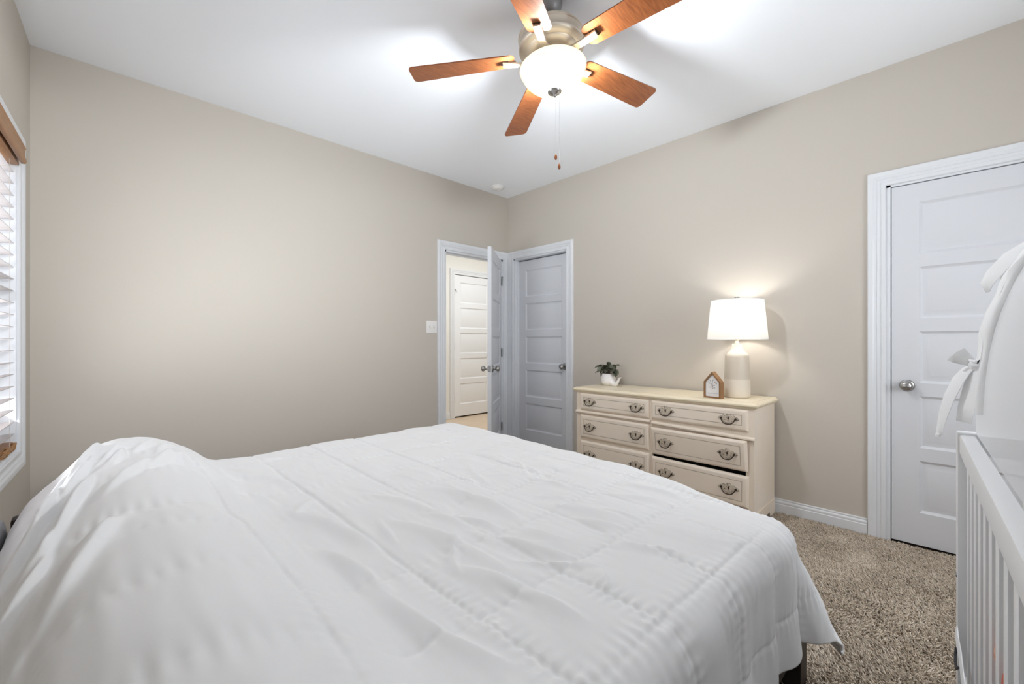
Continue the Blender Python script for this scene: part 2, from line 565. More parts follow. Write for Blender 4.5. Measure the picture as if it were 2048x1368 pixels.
# ------------------------------------------------------------------ doors
def slab(w, h, t, m='door', stile=0.115):
    """five-panel door in local coords: x 0..w, y 0 (face) .. t (back), z 0..h"""
    mb = MB()
    rails = [0.18]
    ph = (h - 0.18 - 0.105 - 4 * 0.072) / 5
    zs = []
    z = 0.18
    for i in range(5):
        zs.append((z, z + ph))
        z += ph + 0.072
    for face in (0, 1):
        Y = (lambda d: d) if face == 0 else (lambda d: t - d)
        def quad(x0, x1, z0, z1):
            mb.add([(x0, Y(0), z0), (x1, Y(0), z0), (x1, Y(0), z1), (x0, Y(0), z1)], [(0, 1, 2, 3)], m)
        quad(0, stile, 0, h)
        quad(w - stile, w, 0, h)
        prev = 0
        for z0, z1 in zs:
            quad(stile, w - stile, prev, z0)
            prev = z1
        quad(stile, w - stile, prev, h)
        for z0, z1 in zs:
            rings = [(0, 0), (0.004, 0.0035), (0.014, 0.010), (0.020, 0.010), (0.040, 0.0035), (0.044, 0.0025)]
            vs = []
            for ins, d in rings:
                vs += [(stile + ins, Y(d), z0 + ins), (w - stile - ins, Y(d), z0 + ins), (w - stile - ins, Y(d), z1 - ins), (stile + ins, Y(d), z1 - ins)]
            fs = []
            for i in range(len(rings) - 1):
                for k in range(4):
                    q = (k + 1) % 4
                    fs.append((i * 4 + k, i * 4 + q, i * 4 + 4 + q, i * 4 + 4 + k))
            e = (len(rings) - 1) * 4
            fs.append((e, e + 1, e + 2, e + 3))
            mb.add(vs, fs, m)
    mb.add([(0, 0, 0), (0, t, 0), (0, t, h), (0, 0, h)], [(0, 1, 2, 3)], m)
    mb.add([(w, 0, 0), (w, t, 0), (w, t, h), (w, 0, h)], [(0, 1, 2, 3)], m)
    mb.add([(0, 0, 0), (w, 0, 0), (w, t, 0), (0, t, 0)], [(0, 1, 2, 3)], m)
    mb.add([(0, 0, h), (w, 0, h), (w, t, h), (0, t, h)], [(0, 1, 2, 3)], m)
    # weld so the solid is closed enough for normals
    return mb

KNOB = [(0.0, 0.0), (0.033, 0.0), (0.033, 0.005), (0.028, 0.010), (0.0135, 0.013), (0.0115, 0.022), (0.0125, 0.030), (0.021, 0.036), (0.0275, 0.046), (0.0285, 0.055), (0.025, 0.064), (0.015, 0.070), (0.0, 0.0715)]

def knob(parent, x, z, y=0.0, out=-1, mat_='nickel'):
    mb = MB().lathe(KNOB, mat_, 28, T_((x, y, z), (PI / 2 if out < 0 else -PI / 2, 0, 0)))
    return mb.build('knob', parent, smooth=45)

def hinge(parent, x, y, z, leaf_dir=1):
    mb = MB()
    for i in range(5):
        mb.lathe([(0.006, 0.0), (0.006, 0.0172)], 'steel', 12, T_((x, y, z - 0.045 + i * 0.018)))
    mb.lathe([(0.004, -0.005), (0.0045, 0.0)], 'steel', 10, T_((x, y, z - 0.045))).lathe([(0.0045, 0.0), (0.003, 0.005)], 'steel', 10, T_((x, y, z + 0.045)))
    mb.box((x, y + 0.001, z - 0.044), (x + leaf_dir * 0.03, y + 0.004, z + 0.044), 'steel')
    return mb.build('hinge', parent, smooth=40)

# second closet door (by the crib): face towards -x; local x runs along -y
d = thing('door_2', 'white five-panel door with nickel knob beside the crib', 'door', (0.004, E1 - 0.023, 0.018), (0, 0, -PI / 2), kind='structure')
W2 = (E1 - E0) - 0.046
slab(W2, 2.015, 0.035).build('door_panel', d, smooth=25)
knob(d, 0.066, 0.885)
MB().box((-0.0005, 0.006, 0.862), (0.001, 0.029, 0.918), 'steel').build('latch_plate', d)

# closet door in the corner: recessed, opens away
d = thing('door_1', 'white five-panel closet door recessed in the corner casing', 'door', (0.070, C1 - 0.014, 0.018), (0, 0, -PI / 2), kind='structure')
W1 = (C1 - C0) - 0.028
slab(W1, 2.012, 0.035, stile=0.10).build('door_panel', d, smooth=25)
knob(d, W1 - 0.066, 0.885)

# open bedroom door, hinged by the corner, swung 40 degrees into the room
ang = math.radians(180 + 40.3)
W3 = A1 - A0 - 0.046
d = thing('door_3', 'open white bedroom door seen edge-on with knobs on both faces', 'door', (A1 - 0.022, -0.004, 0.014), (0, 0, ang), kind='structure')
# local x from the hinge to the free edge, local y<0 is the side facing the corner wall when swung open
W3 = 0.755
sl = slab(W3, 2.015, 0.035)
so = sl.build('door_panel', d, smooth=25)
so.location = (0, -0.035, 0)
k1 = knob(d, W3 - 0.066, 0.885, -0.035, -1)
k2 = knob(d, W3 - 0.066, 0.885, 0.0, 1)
mb = MB().box((W3 - 0.001, -0.030, 0.857), (W3 + 0.0012, -0.005, 0.915), 'steel').box((W3, -0.023, 0.878), (W3 + 0.010, -0.012, 0.894), 'nickel')
mb.build('latch_plate', d)
for z in (0.21, 1.02, 1.80):
    hinge(d, -0.008, 0.004, z, 1)
# hinge-pin door stop on the top hinge
mb = MB().tube([(-0.008, 0.006, 1.848), (-0.030, 0.022, 1.846), (-0.05, 0.026, 1.845)], 0.0035, 'steel', 8).lathe([(0.007, 0), (0.007, 0.008)], 'dark', 12, T_((-0.05, 0.026, 1.845), (0, PI / 2, 0)))
mb.build('door_stop', d, smooth=40)

# door across the hall
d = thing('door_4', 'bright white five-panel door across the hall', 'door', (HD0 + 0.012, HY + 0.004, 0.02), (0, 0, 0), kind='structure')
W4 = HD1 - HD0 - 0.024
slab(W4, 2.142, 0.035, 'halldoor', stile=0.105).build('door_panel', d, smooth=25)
for z in (0.25, 1.06, 1.88):
    hinge(d, -0.006, -0.004, z, -1)
mb = MB().tube([(-0.006, -0.006, 1.93), (0.03, -0.02, 1.90)], 0.004, 'steel', 8).lathe([(0.008, 0), (0.008, 0.01)], 'plastic', 12, T_((0.03, -0.02, 1.90), (PI / 2, 0, 0)))
mb.build('door_stop', d, smooth=40)
MB().lathe([(0.0, 0), (0.032, 0.0), (0.031, 0.012), (0.024, 0.016), (0.0, 0.017)], 'nickel', 24, T_((W4 - 0.066, 0, 1.09), (PI / 2, 0, 0))).build('deadbolt', d, smooth=40)
knob(d, W4 - 0.066, 0.90)

# ------------------------------------------------------------------ windows and blinds
wn = thing('window_1', 'white-cased window at the bed head behind wood-valance blinds', 'window', (XW, 0, 0), (0, 0, WTH), kind='structure')
pCl = lambda u, z, d_: (d_, u, z)
casing(WX0, WX1, WZ1, pCl, bottom=WZ0).build('window_casing', wn, smooth=30)
mb = MB()
mb.box((-TH, WX1 - 0.012, WZ0), (0, WX1, WZ1), 'trim').box((-TH, WX0, WZ0), (0, WX0 + 0.012, WZ1), 'trim')
mb.box((-TH, WX0, WZ1 - 0.012), (0, WX1, WZ1), 'trim').box((-TH, WX0, WZ0), (0.0, WX1, WZ0 + 0.012), 'trim')
mb.build('jamb', wn)
mb = MB()
ym = (WX0 + WX1) / 2
zm = (WZ0 + WZ1) / 2
for y0, y1 in ((WX0 + 0.012, ym - 0.02), (ym + 0.02, WX1 - 0.012)):
    for z0, z1, dx in ((WZ0 + 0.012, zm + 0.02, 0.0), (zm - 0.02, WZ1 - 0.012, -0.02)):
        mb.box((-0.105 + dx, y0, z0), (-0.08 + dx, y0 + 0.045, z1), 'vinyl').box((-0.105 + dx, y1 - 0.045, z0), (-0.08 + dx, y1, z1), 'vinyl')
        mb.box((-0.105 + dx, y0, z0), (-0.08 + dx, y1, z0 + 0.045), 'vinyl').box((-0.105 + dx, y0, z1 - 0.045), (-0.08 + dx, y1, z1), 'vinyl')
mb.box((-0.13, ym - 0.02, WZ0 + 0.012), (-0.078, ym + 0.02, WZ1 - 0.012), 'vinyl')
mb.build('sash', wn)
for k, (y0, y1) in enumerate(((WX0 + 0.057, ym - 0.065), (ym + 0.065, WX1 - 0.057))):
    MB().box((-0.094, y0, WZ0 + 0.05), (-0.090, y1, zm - 0.01), 'glass').box((-0.114, y0, zm + 0.02), (-0.110, y1, WZ1 - 0.05), 'glass').build('pane', wn)

bl = thing('window_blind', 'open slatted blind with brown wood valance in the bed-head window', 'blind', tuple(WT @ Vector((0, (WX0 + WX1) / 2, WZ1))), (0, 0, WTH))
BW = WX1 - WX0
ye, ys = WX1 - 0.022 - (WX0 + WX1) / 2, -(WX1 - 0.022 - (WX0 + WX1) / 2)
mb = MB()
yv = WX1 - 0.045 - (WX0 + WX1) / 2
prof = [(0.021, 0.014), (0.032, 0.014), (0.038, 0.006), (0.034, -0.004), (0.034, -0.036), (0.039, -0.046), (0.039, -0.058), (0.034, -0.067), (0.021, -0.067)]
vs = [(x, y, z) for y in (-yv, yv) for x, z in prof]
n = len(prof)
fs = [(i, (i + 1) % n, n + (i + 1) % n, n + i) for i in range(n)] + [tuple(range(n)), tuple(reversed(range(n, 2 * n)))]
mb.add(vs, fs, 'valance')
mb.build('valance', bl, smooth=30)
MB().box((-0.050, ys, -0.072), (0.012, ye, -0.013), 'valance').build('head_rail', bl)
z = -0.110
i = 0
zbot = WZ0 - WZ1 + 0.035
me_sl = None
while z > zbot + 0.03:
    nseg = 6
    vs, fs = [], []
    for k in range(nseg + 1):
        u = k / nseg - 0.5
        x = u * 0.050
        zz = 0.0025 * (1 - (2 * u) ** 2)
        for y in (ys, ye):
            vs += [(x, y, zz - 0.0012), (x, y, zz + 0.0012)]
    for k in range(nseg):
        a = k * 4
        fs += [(a, a + 2, a + 6, a + 4), (a + 1, a + 5, a + 7, a + 3), (a, a + 4, a + 5, a + 1), (a + 2, a + 3, a + 7, a + 6)]
    fs += [(0, 1, 3, 2), (nseg * 4, nseg * 4 + 2, nseg * 4 + 3, nseg * 4 + 1)]
    if me_sl is None:
        s = MB().add(vs, fs, 'slat').build('slat', bl, smooth=40)
        me_sl = s.data
    else:
        s = bpy.data.objects.new('slat', me_sl)
        COL.objects.link(s)
        s.parent = bl
    s.location = (-0.029, 0, z)
    s.rotation_euler = (0, math.radians(-7), 0)
    z -= 0.0560
    i += 1
MB().box((-0.052, ys, zbot - 0.004), (-0.006, ye, zbot + 0.016), 'valance', 0.004).build('bottom_rail', bl, smooth=40)
for yy in (ye - 0.09, ye - 0.55, ys + 0.09):
    mb = MB()
    for x in (-0.054, -0.005):
        mb.tube([(x, yy, -0.05), (x, yy, zbot)], 0.0009, 'cord', 6)
    zz = -0.110
    while zz > zbot + 0.03:
        mb.tube([(-0.054, yy, zz - 0.004), (-0.005, yy, zz + 0.002)], 0.0006, 'cord', 5)
        zz -= 0.0560
    mb.build('ladder_cord', bl)
# cord knots under the bottom rail
for yy in (ye - 0.06, ye - 0.20):
    mb = MB()
    rr = random.Random(int(yy * 1000))
    for q in range(3):
        pts = [(-0.004 + 0.012 * math.sin(t * 2.1 + q), yy + 0.03 * math.cos(t * 1.3 + q) , zbot - 0.004 + 0.018 * math.sin(t * 1.7 + q * 1.4)) for t in np.linspace(0, 5, 16)]
        mb.tube(pts, 0.0028, 'tassel', 6)
    mb.build('cord_knot', bl, smooth=60)

def added_rear_window(name, label, x0_, x1_, z0_, z1_, cross):  # invented windows out of view, added to admit fill light
    wq = thing(name, label, 'window', (0, YB, 0), kind='structure')
    casing(x0_, x1_, z1_, lambda u, z, d_: (u, d_, z), bottom=z0_).build('window_casing', wq, smooth=30)
    mb = MB()
    mid = (x0_ + x1_) / 2
    for a_, b_ in ((x0_, mid), (mid, x1_)):
        mb.box((a_, -0.10, z0_), (a_ + 0.05, -0.06, z1_), 'vinyl').box((b_ - 0.05, -0.10, z0_), (b_, -0.06, z1_), 'vinyl')
        mb.box((a_, -0.10, z0_), (b_, -0.06, z0_ + 0.05), 'vinyl').box((a_, -0.10, z1_ - 0.05), (b_, -0.06, z1_), 'vinyl')
        if cross:
            mb.box((a_, -0.10, (z0_ + z1_) / 2 - 0.02), (b_, -0.06, (z0_ + z1_) / 2 + 0.02), 'vinyl')
    mb.build('sash', wq)
    MB().box((x0_ + 0.04, -0.082, z0_ + 0.04), (x1_ - 0.04, -0.078, z1_ - 0.04), 'glass').build('pane', wq)
added_rear_window('added_window_2', 'added unseen white-cased window admitting fill light behind the crib end', BX0, BX1, BZ0, BZ1, True)
added_rear_window('added_window_3', 'added unseen high white-cased window passing a light beam over the crib', GX0, GX1, GZ0, GZ1, False)

# ------------------------------------------------------------------ small fixtures
sw = thing('light_switch', 'white double light switch plate on the wall by the hall doorway', 'light switch', (-0.995, 0, 1.29))
mb = MB().box((-0.058, -0.006, -0.058), (0.058, 0.0, 0.058), 'plastic', 0.003)
for x in (-0.023, 0.023):
    for zz in (-0.03, 0.03):
        mb.lathe([(0.003, 0), (0.002, 0.0012)], 'plastic', 10, T_((x, -0.006, zz), (PI / 2, 0, 0)))
mb.build('plate', sw, smooth=40)
for x, up in ((-0.023, 1), (0.023, -1)):
    mb = MB().box((x - 0.005, -0.0075, -0.012), (x + 0.005, -0.006, 0.012), 'cord').box((-0.0035, -0.016, -0.006), (0.0035, 0.0, 0.006), 'plastic', 0.001, T_((x, -0.006, 0.003 * up), (0.5 * up, 0, 0)))
    mb.build('toggle', sw)
sd = thing('smoke_detector', 'round white smoke detector on the ceiling near the corner', 'smoke detector', (-0.32, -0.19, H))
MB().lathe([(0.0, -0.034), (0.035, -0.033), (0.050, -0.028), (0.058, -0.014), (0.060, -0.010), (0.066, -0.008), (0.066, 0.0)], 'plastic', 36).build('housing', sd, smooth=50)
MB().lathe([(0.0, -0.037), (0.010, -0.0365), (0.012, -0.033)], 'trim', 16, T_((0.02, 0, 0))).build('test_button', sd, smooth=50)

# ------------------------------------------------------------------ ceiling fan
TX, TY = 0.022, -0.078            # the fan hangs a little crooked on its ball mount
nrm = Vector((-TX, -TY, 1)).normalized()
q = Vector((0, 0, 1)).rotation_difference(nrm)
HUB = Vector((-1.754, -2.147, 2.483))
fan_root = HUB + nrm * (H - 2.483)
fan = thing('ceiling_fan', 'five-blade wood ceiling fan with lit frosted glass bowl', 'ceiling fan', (fan_root.x, fan_root.y, H))
MB().lathe([(0.068, 0.0), (0.068, -0.010), (0.064, -0.028), (0.052, -0.048), (0.036, -0.062), (0.022, -0.068), (0.0, -0.068)], 'canopy', 40).build('canopy', fan, smooth=50)
def fpart(mb, name, smooth=45, parent=fan, z=0.0):
    o = mb.build(name, parent, smooth=smooth)
    if parent is fan:
        o.rotation_mode = 'QUATERNION'
        o.rotation_quaternion = q
    return o
fpart(MB().lathe([(0.020, -0.05), (0.020, -0.10), (0.030, -0.106), (0.040, -0.118), (0.040, -0.134), (0.02, -0.14)], 'canopy', 28), 'downrod')
# motor housing: drum with a lip, underside cone
fpart(MB().lathe([(0.0, -0.142), (0.06, -0.143), (0.125, -0.152), (0.146, -0.162), (0.152, -0.170), (0.152, -0.176), (0.148, -0.179), (0.148, -0.212),
                  (0.153, -0.217), (0.153, -0.226), (0.148, -0.232), (0.122, -0.240), (0.120, -0.244), (0.088, -0.256), (0.086, -0.256)], 'brushed', 56), 'motor_housing')
fpart(MB().lathe([(0.086, -0.245), (0.086, -0.255), (0.060, -0.258), (0.050, -0.262), (0.050, -0.285), (0.065, -0.308), (0.112, -0.315), (0.112, -0.322), (0.0, -0.326)], 'brushed', 40), 'switch_housing')  # bottom pan added and sized to keep bulb light off the nearby ceiling
ZB = 2.483 - H
PH = 2.317
PITCH = 0.187
for k in range(5):
    a = PH - k * 2 * PI / 5
    # local blade frame: x outwards, y "next" side, z up
    u = Vector((math.cos(a), math.sin(a), 0)); v = Vector((math.sin(a), -math.cos(a), 0))
    B3 = Matrix((( u.x, v.x, 0), (u.y, v.y, 0), (0, 0, -1))).transposed()
    Rm = Matrix(((u.x, v.x, 0, 0), (u.y, v.y, 0, 0), (0, 0, 1, 0), (0, 0, 0, 1)))
    pit = Matrix.Rotation(PITCH, 4, 'X')
    droop = Matrix.Rotation(0.03, 4, 'Y')
    base = Matrix.Translation((0, 0, ZB)) @ Rm @ droop @ pit
    # blade outline: rounded rectangular plank, slightly wider at the tip, tapered root
    out = []
    r0, r1, w0, w1 = 0.165, 0.667, 0.056, 0.071
    def corner(cx, cy, rad, a0, a1, n=6):
        return [(cx + rad * math.cos(a0 + (a1 - a0) * i / n), cy + rad * math.sin(a0 + (a1 - a0) * i / n)) for i in range(n + 1)]
    out += corner(r1 - 0.022, -w1 + 0.022, 0.022, -PI / 2, 0)
    out += corner(r1 - 0.022, w1 - 0.022, 0.022, 0, PI / 2)
    out += corner(r0 + 0.045, w0 - 0.036, 0.036, PI / 2, PI * 0.86)
    out += corner(r0 + 0.045, -w0 + 0.036, 0.036, PI * 1.14, PI * 1.5)
    mb = MB().prism(out, -0.0028, 0.0028, 'bladewood', base)
    bo = fpart(mb, 'blade', 30)
    # iron: flat arm stepping from the hub up to the blade underside
    mb = MB()
    path = [(0.085, -0.014), (0.115, -0.020), (0.155, -0.019), (0.20, -0.015), (0.232, -0.011)]
    wid = [0.019, 0.016, 0.015, 0.016, 0.0165]
    vs, fs = [], []
    for (x, zz), ww in zip(path, wid):
        vs += [(x, -ww, zz - 0.005), (x, ww, zz - 0.005), (x, ww, zz + 0.004), (x, -ww, zz + 0.004)]
    for i in range(len(path) - 1):
        for c in range(4):
            e = (c + 1) % 4
            fs.append((i * 4 + c, i * 4 + e, i * 4 + 4 + e, i * 4 + 4 + c))
    fs += [(0, 1, 2, 3), (16, 19, 18, 17)]
    mb.add(vs, fs, 'brushed', base)
    mb.box((0.205, -0.0185, -0.0062), (0.2360, 0.0185, -0.0028), 'bail', 0, base)  # dark plate painting in the shadow edge at the arm's end
    mb.box((0.170, -0.012, -0.0062), (0.225, 0.012, -0.0028), 'brushed', 0, base)
    ir = mb.build('blade_iron', bo, smooth=30)
# light kit bowl (open towards the ceiling)
BS = -0.022
bowl = [(r_b, z_b + BS) for r_b, z_b in ((0.152, -0.298), (0.156, -0.302), (0.154, -0.309), (0.149, -0.318), (0.139, -0.340), (0.120, -0.364), (0.094, -0.386), (0.062, -0.402), (0.030, -0.410), (0.0, -0.412))]
inner = [(max(r - 0.004, 0.0), z + 0.004) for r, z in reversed(bowl)]
fpart(MB().lathe(bowl + inner + [bowl[0]], 'bowl', 56, caps=False), 'glass_bowl', 60)
fpart(MB().lathe([(0.0, -0.436), (0.005, -0.435), (0.006, -0.428), (0.012, -0.424), (0.022, -0.419), (0.032, -0.413), (0.033, -0.409), (0.0, -0.406)], 'nickel', 32, T_((0, 0, BS))), 'finial', 50)
# pull chains hang straight down
fin = Vector(q @ Vector((0, 0, -0.458)))
for (px, py, zc, zend) in ((-0.006, -0.030, -0.452, 1.955 - H), (0.020, 0.012, -0.452, 2.019 - H)):
    x, y = fin.x + px, fin.y + py
    mb = MB()
    zz = zc
    mb.tube([(x, y, zc), (x, y, zend + 0.012)], 0.0007, 'trim', 6)
    while zz > zend + 0.014:
        mb.lathe([(0.0, -0.0016), (0.0016, 0.0), (0.0, 0.0016)], 'trim', 6, T_((x, y, zz)))
        zz -= 0.006
    ch = mb.build('pull_chain', fan, smooth=60)
    MB().lathe([(0.0, -0.015), (0.004, -0.013), (0.0068, -0.006), (0.0062, 0.002), (0.0035, 0.010), (0.002, 0.013), (0.0, 0.0135)], 'bladewood', 18, T_((x, y, zend))).build('pull_fob', ch, smooth=60)
FL = light('fan_bulbs', 'POINT', tuple(fan_root.lerp(HUB, 1.0) - nrm * 0.075 + Vector((0, 0, 0))), 112, (0.89, 0.945, 1.0), shadow_soft_size=0.05)
FL.parent = fan
FL.location = Vector(q @ Vector((0, 0, -0.356)))

# ------------------------------------------------------------------ dresser
DX, DY = -0.245, -1.955
dr = thing('dresser', 'cream painted six-drawer dresser with antique handles against the wall', 'dresser', (DX, DY, 0))
L = lambda x, y, z: (x - DX, y - DY, z)
yl, yr = -1.27, -2.64          # ends of the top
xf, xb = -0.462, -0.022
ZT = 0.780
# top with a stepped moulded edge
mb = MB()
rings = [(0.012, 0.742), (0.010, 0.748), (0.004, 0.752), (0.0, 0.758), (0.0, 0.766), (0.004, 0.771), (0.010, 0.774), (0.014, 0.779), (0.018, ZT)]
vs, fs = [], []
for ins, z in rings:
    for x, y in ((xf + ins, yr + ins), (xb, yr + ins), (xb, yl - ins), (xf + ins, yl - ins)):
        vs.append(L(x, y, z))
for i in range(len(rings) - 1):
    for k in range(4):
        e = (k + 1) % 4
        fs.append((i * 4 + k, i * 4 + e, i * 4 + 4 + e, i * 4 + 4 + k))
fs += [(3, 2, 1, 0), tuple(len(rings) * 4 - 4 + k for k in range(4))]
mb.add(vs, fs, 'creamtop')
# worn antique line inside the top edge
for a, b in (((xf + 0.030, yr + 0.030), (xf + 0.0325, yl - 0.030)), ((xf + 0.030, yr + 0.030), (xb, yr + 0.0325)), ((xf + 0.030, yl - 0.0325), (xb, yl - 0.030))):
    mb.box(L(a[0], a[1], ZT - 0.001), L(b[0], b[1], ZT + 0.0004), 'antique')
mb.build('top', dr, smooth=30)
# carcass: sides, back, stiles, rails, plinth
cyl, cyr = yl - 0.022, yr + 0.022
cf = xf + 0.022
mb = MB()
mb.box(L(cf + 0.02, cyl, 0.05), L(xb - 0.012, cyl - 0.020, 0.742), 'cream').box(L(cf + 0.02, cyr, 0.05), L(xb - 0.012, cyr + 0.020, 0.742), 'cream')
mb.box(L(xb - 0.012, cyl, 0.05), L(xb - 0.004, cyr, 0.742), 'cream')
mb.box(L(cf, cyl, 0.05), L(cf + 0.02, cyl - 0.046, 0.742), 'cream').box(L(cf, cyr, 0.05), L(cf + 0.02, cyr + 0.046, 0.742), 'cream')
yc = -1.948
mb.box(L(cf + 0.0015, yc - 0.010, 0.051), L(cf + 0.02, yc + 0.010, 0.742), 'cream')
for z0, z1 in ((0.733, 0.742), (0.532, 0.600), (0.353, 0.372), (0.05, 0.13)):
    mb.box(L(cf + 0.003, cyl - 0.046, z0), L(cf + 0.0195, (yc - 0.005) if z0 == 0.353 else cyr + 0.046, z1), 'cream')
mb.box(L(cf + 0.022, cyl - 0.02, 0.05), L(xb - 0.012, cyr + 0.02, 0.06), 'cream')
mb.box(L(cf + 0.10, cyl - 0.02, 0.06), L(cf + 0.11, cyr + 0.02, 0.74), 'dark')  # black sheet standing in for the shade seen through drawer gaps
mb.build('carcass', dr, smooth=30)
# plinth with bracket feet
mb = MB()
for y in (cyl + 0.006, cyr - 0.006):
    s = 1 if y == cyl + 0.006 else -1
    poly = [(cf + 0.012, 0.0), (cf + 0.10, 0.0), (cf + 0.12, 0.045), (xb - 0.13, 0.045), (xb - 0.11, 0.0), (xb - 0.006, 0.0), (xb - 0.006, 0.095), (xb - 0.012, 0.105), (cf + 0.012, 0.105)]
    vs = [L(x, y, z) for x, z in poly] + [L(x, y - s * 0.02, z) for x, z in poly]
    n = len(poly)
    mb.add(vs, [tuple(range(n)), tuple(reversed(range(n, 2 * n)))] + [(i, (i + 1) % n, n + (i + 1) % n, n + i) for i in range(n)], 'cream')
poly = [(cyr - 0.006, 0.0), (cyr + 0.12, 0.0), (cyr + 0.14, 0.045), (cyl - 0.14, 0.045), (cyl - 0.12, 0.0), (cyl + 0.006, 0.0), (cyl + 0.006, 0.095), (cyr - 0.006, 0.095)]
n = len(poly)
vs = [L(cf - 0.008, y, z) for y, z in poly] + [L(cf + 0.012, y, z) for y, z in poly]
mb.add(vs, [tuple(range(n)), tuple(reversed(range(n, 2 * n)))] + [(i, (i + 1) % n, n + (i + 1) % n, n + i) for i in range(n)], 'cream')
mb.build('plinth', dr, smooth=30)
# moulding between the first and second rows; its loose end near the crib sags
def rail_mould(y0, y1):
    prof = [(0.0, 0.570), (-0.012, 0.572), (-0.020, 0.578), (-0.020, 0.586), (-0.012, 0.593), (0.0, 0.595)]
    n = len(prof)
    vs = [(x, y, z) for y in (y0, y1) for x, z in prof]
    return MB().add(vs, [(i, (i + 1) % n, n + (i + 1) % n, n + i) for i in range(n)] + [tuple(range(n)), tuple(reversed(range(n, 2 * n)))], 'cream')
o = rail_mould(0, cyl - 0.002 - yc).build('rail_moulding', dr, smooth=40)
o.location = L(cf, yc, 0)
o = rail_mould(cyr + 0.004 - yc, 0).build('rail_moulding', dr, smooth=40)
o.location = L(cf, yc, 0)
o.location.z = -0.006
o.rotation_euler = (math.radians(1.3), 0, -math.radians(0.7))
# shift pivot: rotating about z=0 moves the far end sideways only slightly
PLATE_H = [(0.000, 0.026), (0.006, 0.030), (0.011, 0.026), (0.015, 0.018), (0.021, 0.017), (0.026, 0.021), (0.033, 0.019), (0.039, 0.012), (0.045, 0.013), (0.053, 0.007), (0.060, 0.000),
           (0.054, -0.006), (0.046, -0.008), (0.041, -0.005), (0.036, -0.012), (0.029, -0.020), (0.020, -0.025), (0.010, -0.026), (0.000, -0.029)]
PLATE = PLATE_H + [(-x, z) for x, z in reversed(PLATE_H[1:-1])]
# handle template, local: plate in YZ, facing -x
mb = MB()
RT = Matrix(((0, 0, -1, 0), (1, 0, 0, 0), (0, 1, 0, 0), (0, 0, 0, 1)))
mb.prism([(y * 1.04, z * 1.06) for y, z in PLATE], 0.0, 0.0012, 'bail', RT)
mb.prism(PLATE, 0.001, 0.0035, 'plate', RT, 0.0012)
mb.lathe([(0.006, 0), (0.0055, 0.004), (0.003, 0.006), (0, 0.0065)], 'bail', 14, RT @ T_((0, 0.004, 0.003)) @ Matrix.Diagonal((0.8, 1.5, 1, 1)))
for s in (-1, 1):
    mb.lathe([(0.0065, 0), (0.006, 0.006), (0.004, 0.012), (0, 0.013)], 'bail', 14, RT @ T_((s * 0.043, 0.002, 0.003)))
pts = []
for i in range(17):
    t = i / 16 * 2 - 1
    pts.append((-0.013 - 0.006 * (1 - t * t), 0.043 * t, 0.002 - 0.034 * (1 - abs(t) ** 3.2)))
mb.tube(pts, [0.0026 + 0.0012 * (1 - abs(i / 8 - 1)) for i in range(17)], 'bail', 8)
h_me = mb.build('handle_template', None, smooth=40)
handle_mesh = h_me.data
bpy.data.objects.remove(h_me)

def drawer(y0, y1, z0, z1, lean=0.0, yawd=0.0, roll=0.0, drop=0.0):
    """drawer front between y0 > y1 (photo order), local to its own centre-bottom"""
    ymid = (y0 + y1) / 2
    hw = abs(y0 - y1) / 2
    h = z1 - z0
    o = bpy.data.objects.new('drawer', None)
    rings = [(0.0, 0.004), (0.0, -0.004), (0.003, -0.009), (0.012, -0.0155), (0.018, -0.017), (0.034, -0.017), (0.0345, -0.0155), (0.0375, -0.0155), (0.038, -0.017)]
    mb = MB()
    for i in range(len(rings) - 1):
        vs = []
        for ins, x in rings[i:i + 2]:
            vs += [(x, -hw + ins, ins), (x, hw - ins, ins), (x, hw - ins, h - ins), (x, -hw + ins, h - ins)]
        fs = [(k, (k + 1) % 4, 4 + (k + 1) % 4, 4 + k) for k in range(4)]
        mb.add(vs, fs, 'antique' if i in (5, 6, 7) else 'cream')
    ins, x = rings[-1]
    mb.add([(x, -hw + ins, ins), (x, hw - ins, ins), (x, hw - ins, h - ins), (x, -hw + ins, h - ins)], [(0, 1, 2, 3)], 'cream')
    mb.add([(0.004, -hw, 0), (0.004, hw, 0), (0.004, hw, h), (0.004, -hw, h)], [(3, 2, 1, 0)], 'cream')
    # drawer box behind the front
    mb.box((0.004, -hw + 0.012, 0.012), (0.08, hw - 0.012, h - 0.03), 'antique')
    bpy.data.objects.remove(o)
    o = mb.build('drawer', dr, smooth=30)
    o.location = L(cf, ymid, z0 - drop)
    o.rotation_euler = (roll, lean, yawd)
    for s in (-1, 1):
        hd = bpy.data.objects.new('handle', handle_mesh)
        COL.objects.link(hd)
        hd.parent = o
        hd.location = (-0.017, s * 0.205, h * 0.52)
    return o
rows = ((0.602, 0.735), (0.374, 0.560), (0.140, 0.352))
for r, (z0, z1) in enumerate(rows):
    drawer(-1.333, -1.940, z0, z1)
    if r == 1:
        tilted = drawer(-1.956, -2.588, z0 - 0.011, z1 - 0.006, lean=-math.radians(5.0), yawd=-math.radians(1.6), roll=-math.radians(0.5), drop=0.006)
    elif r == 2:
        drawer(-1.956, -2.588, z0, z1 - 0.017, roll=math.radians(0.75))
    else:
        drawer(-1.956, -2.588, z0, z1)

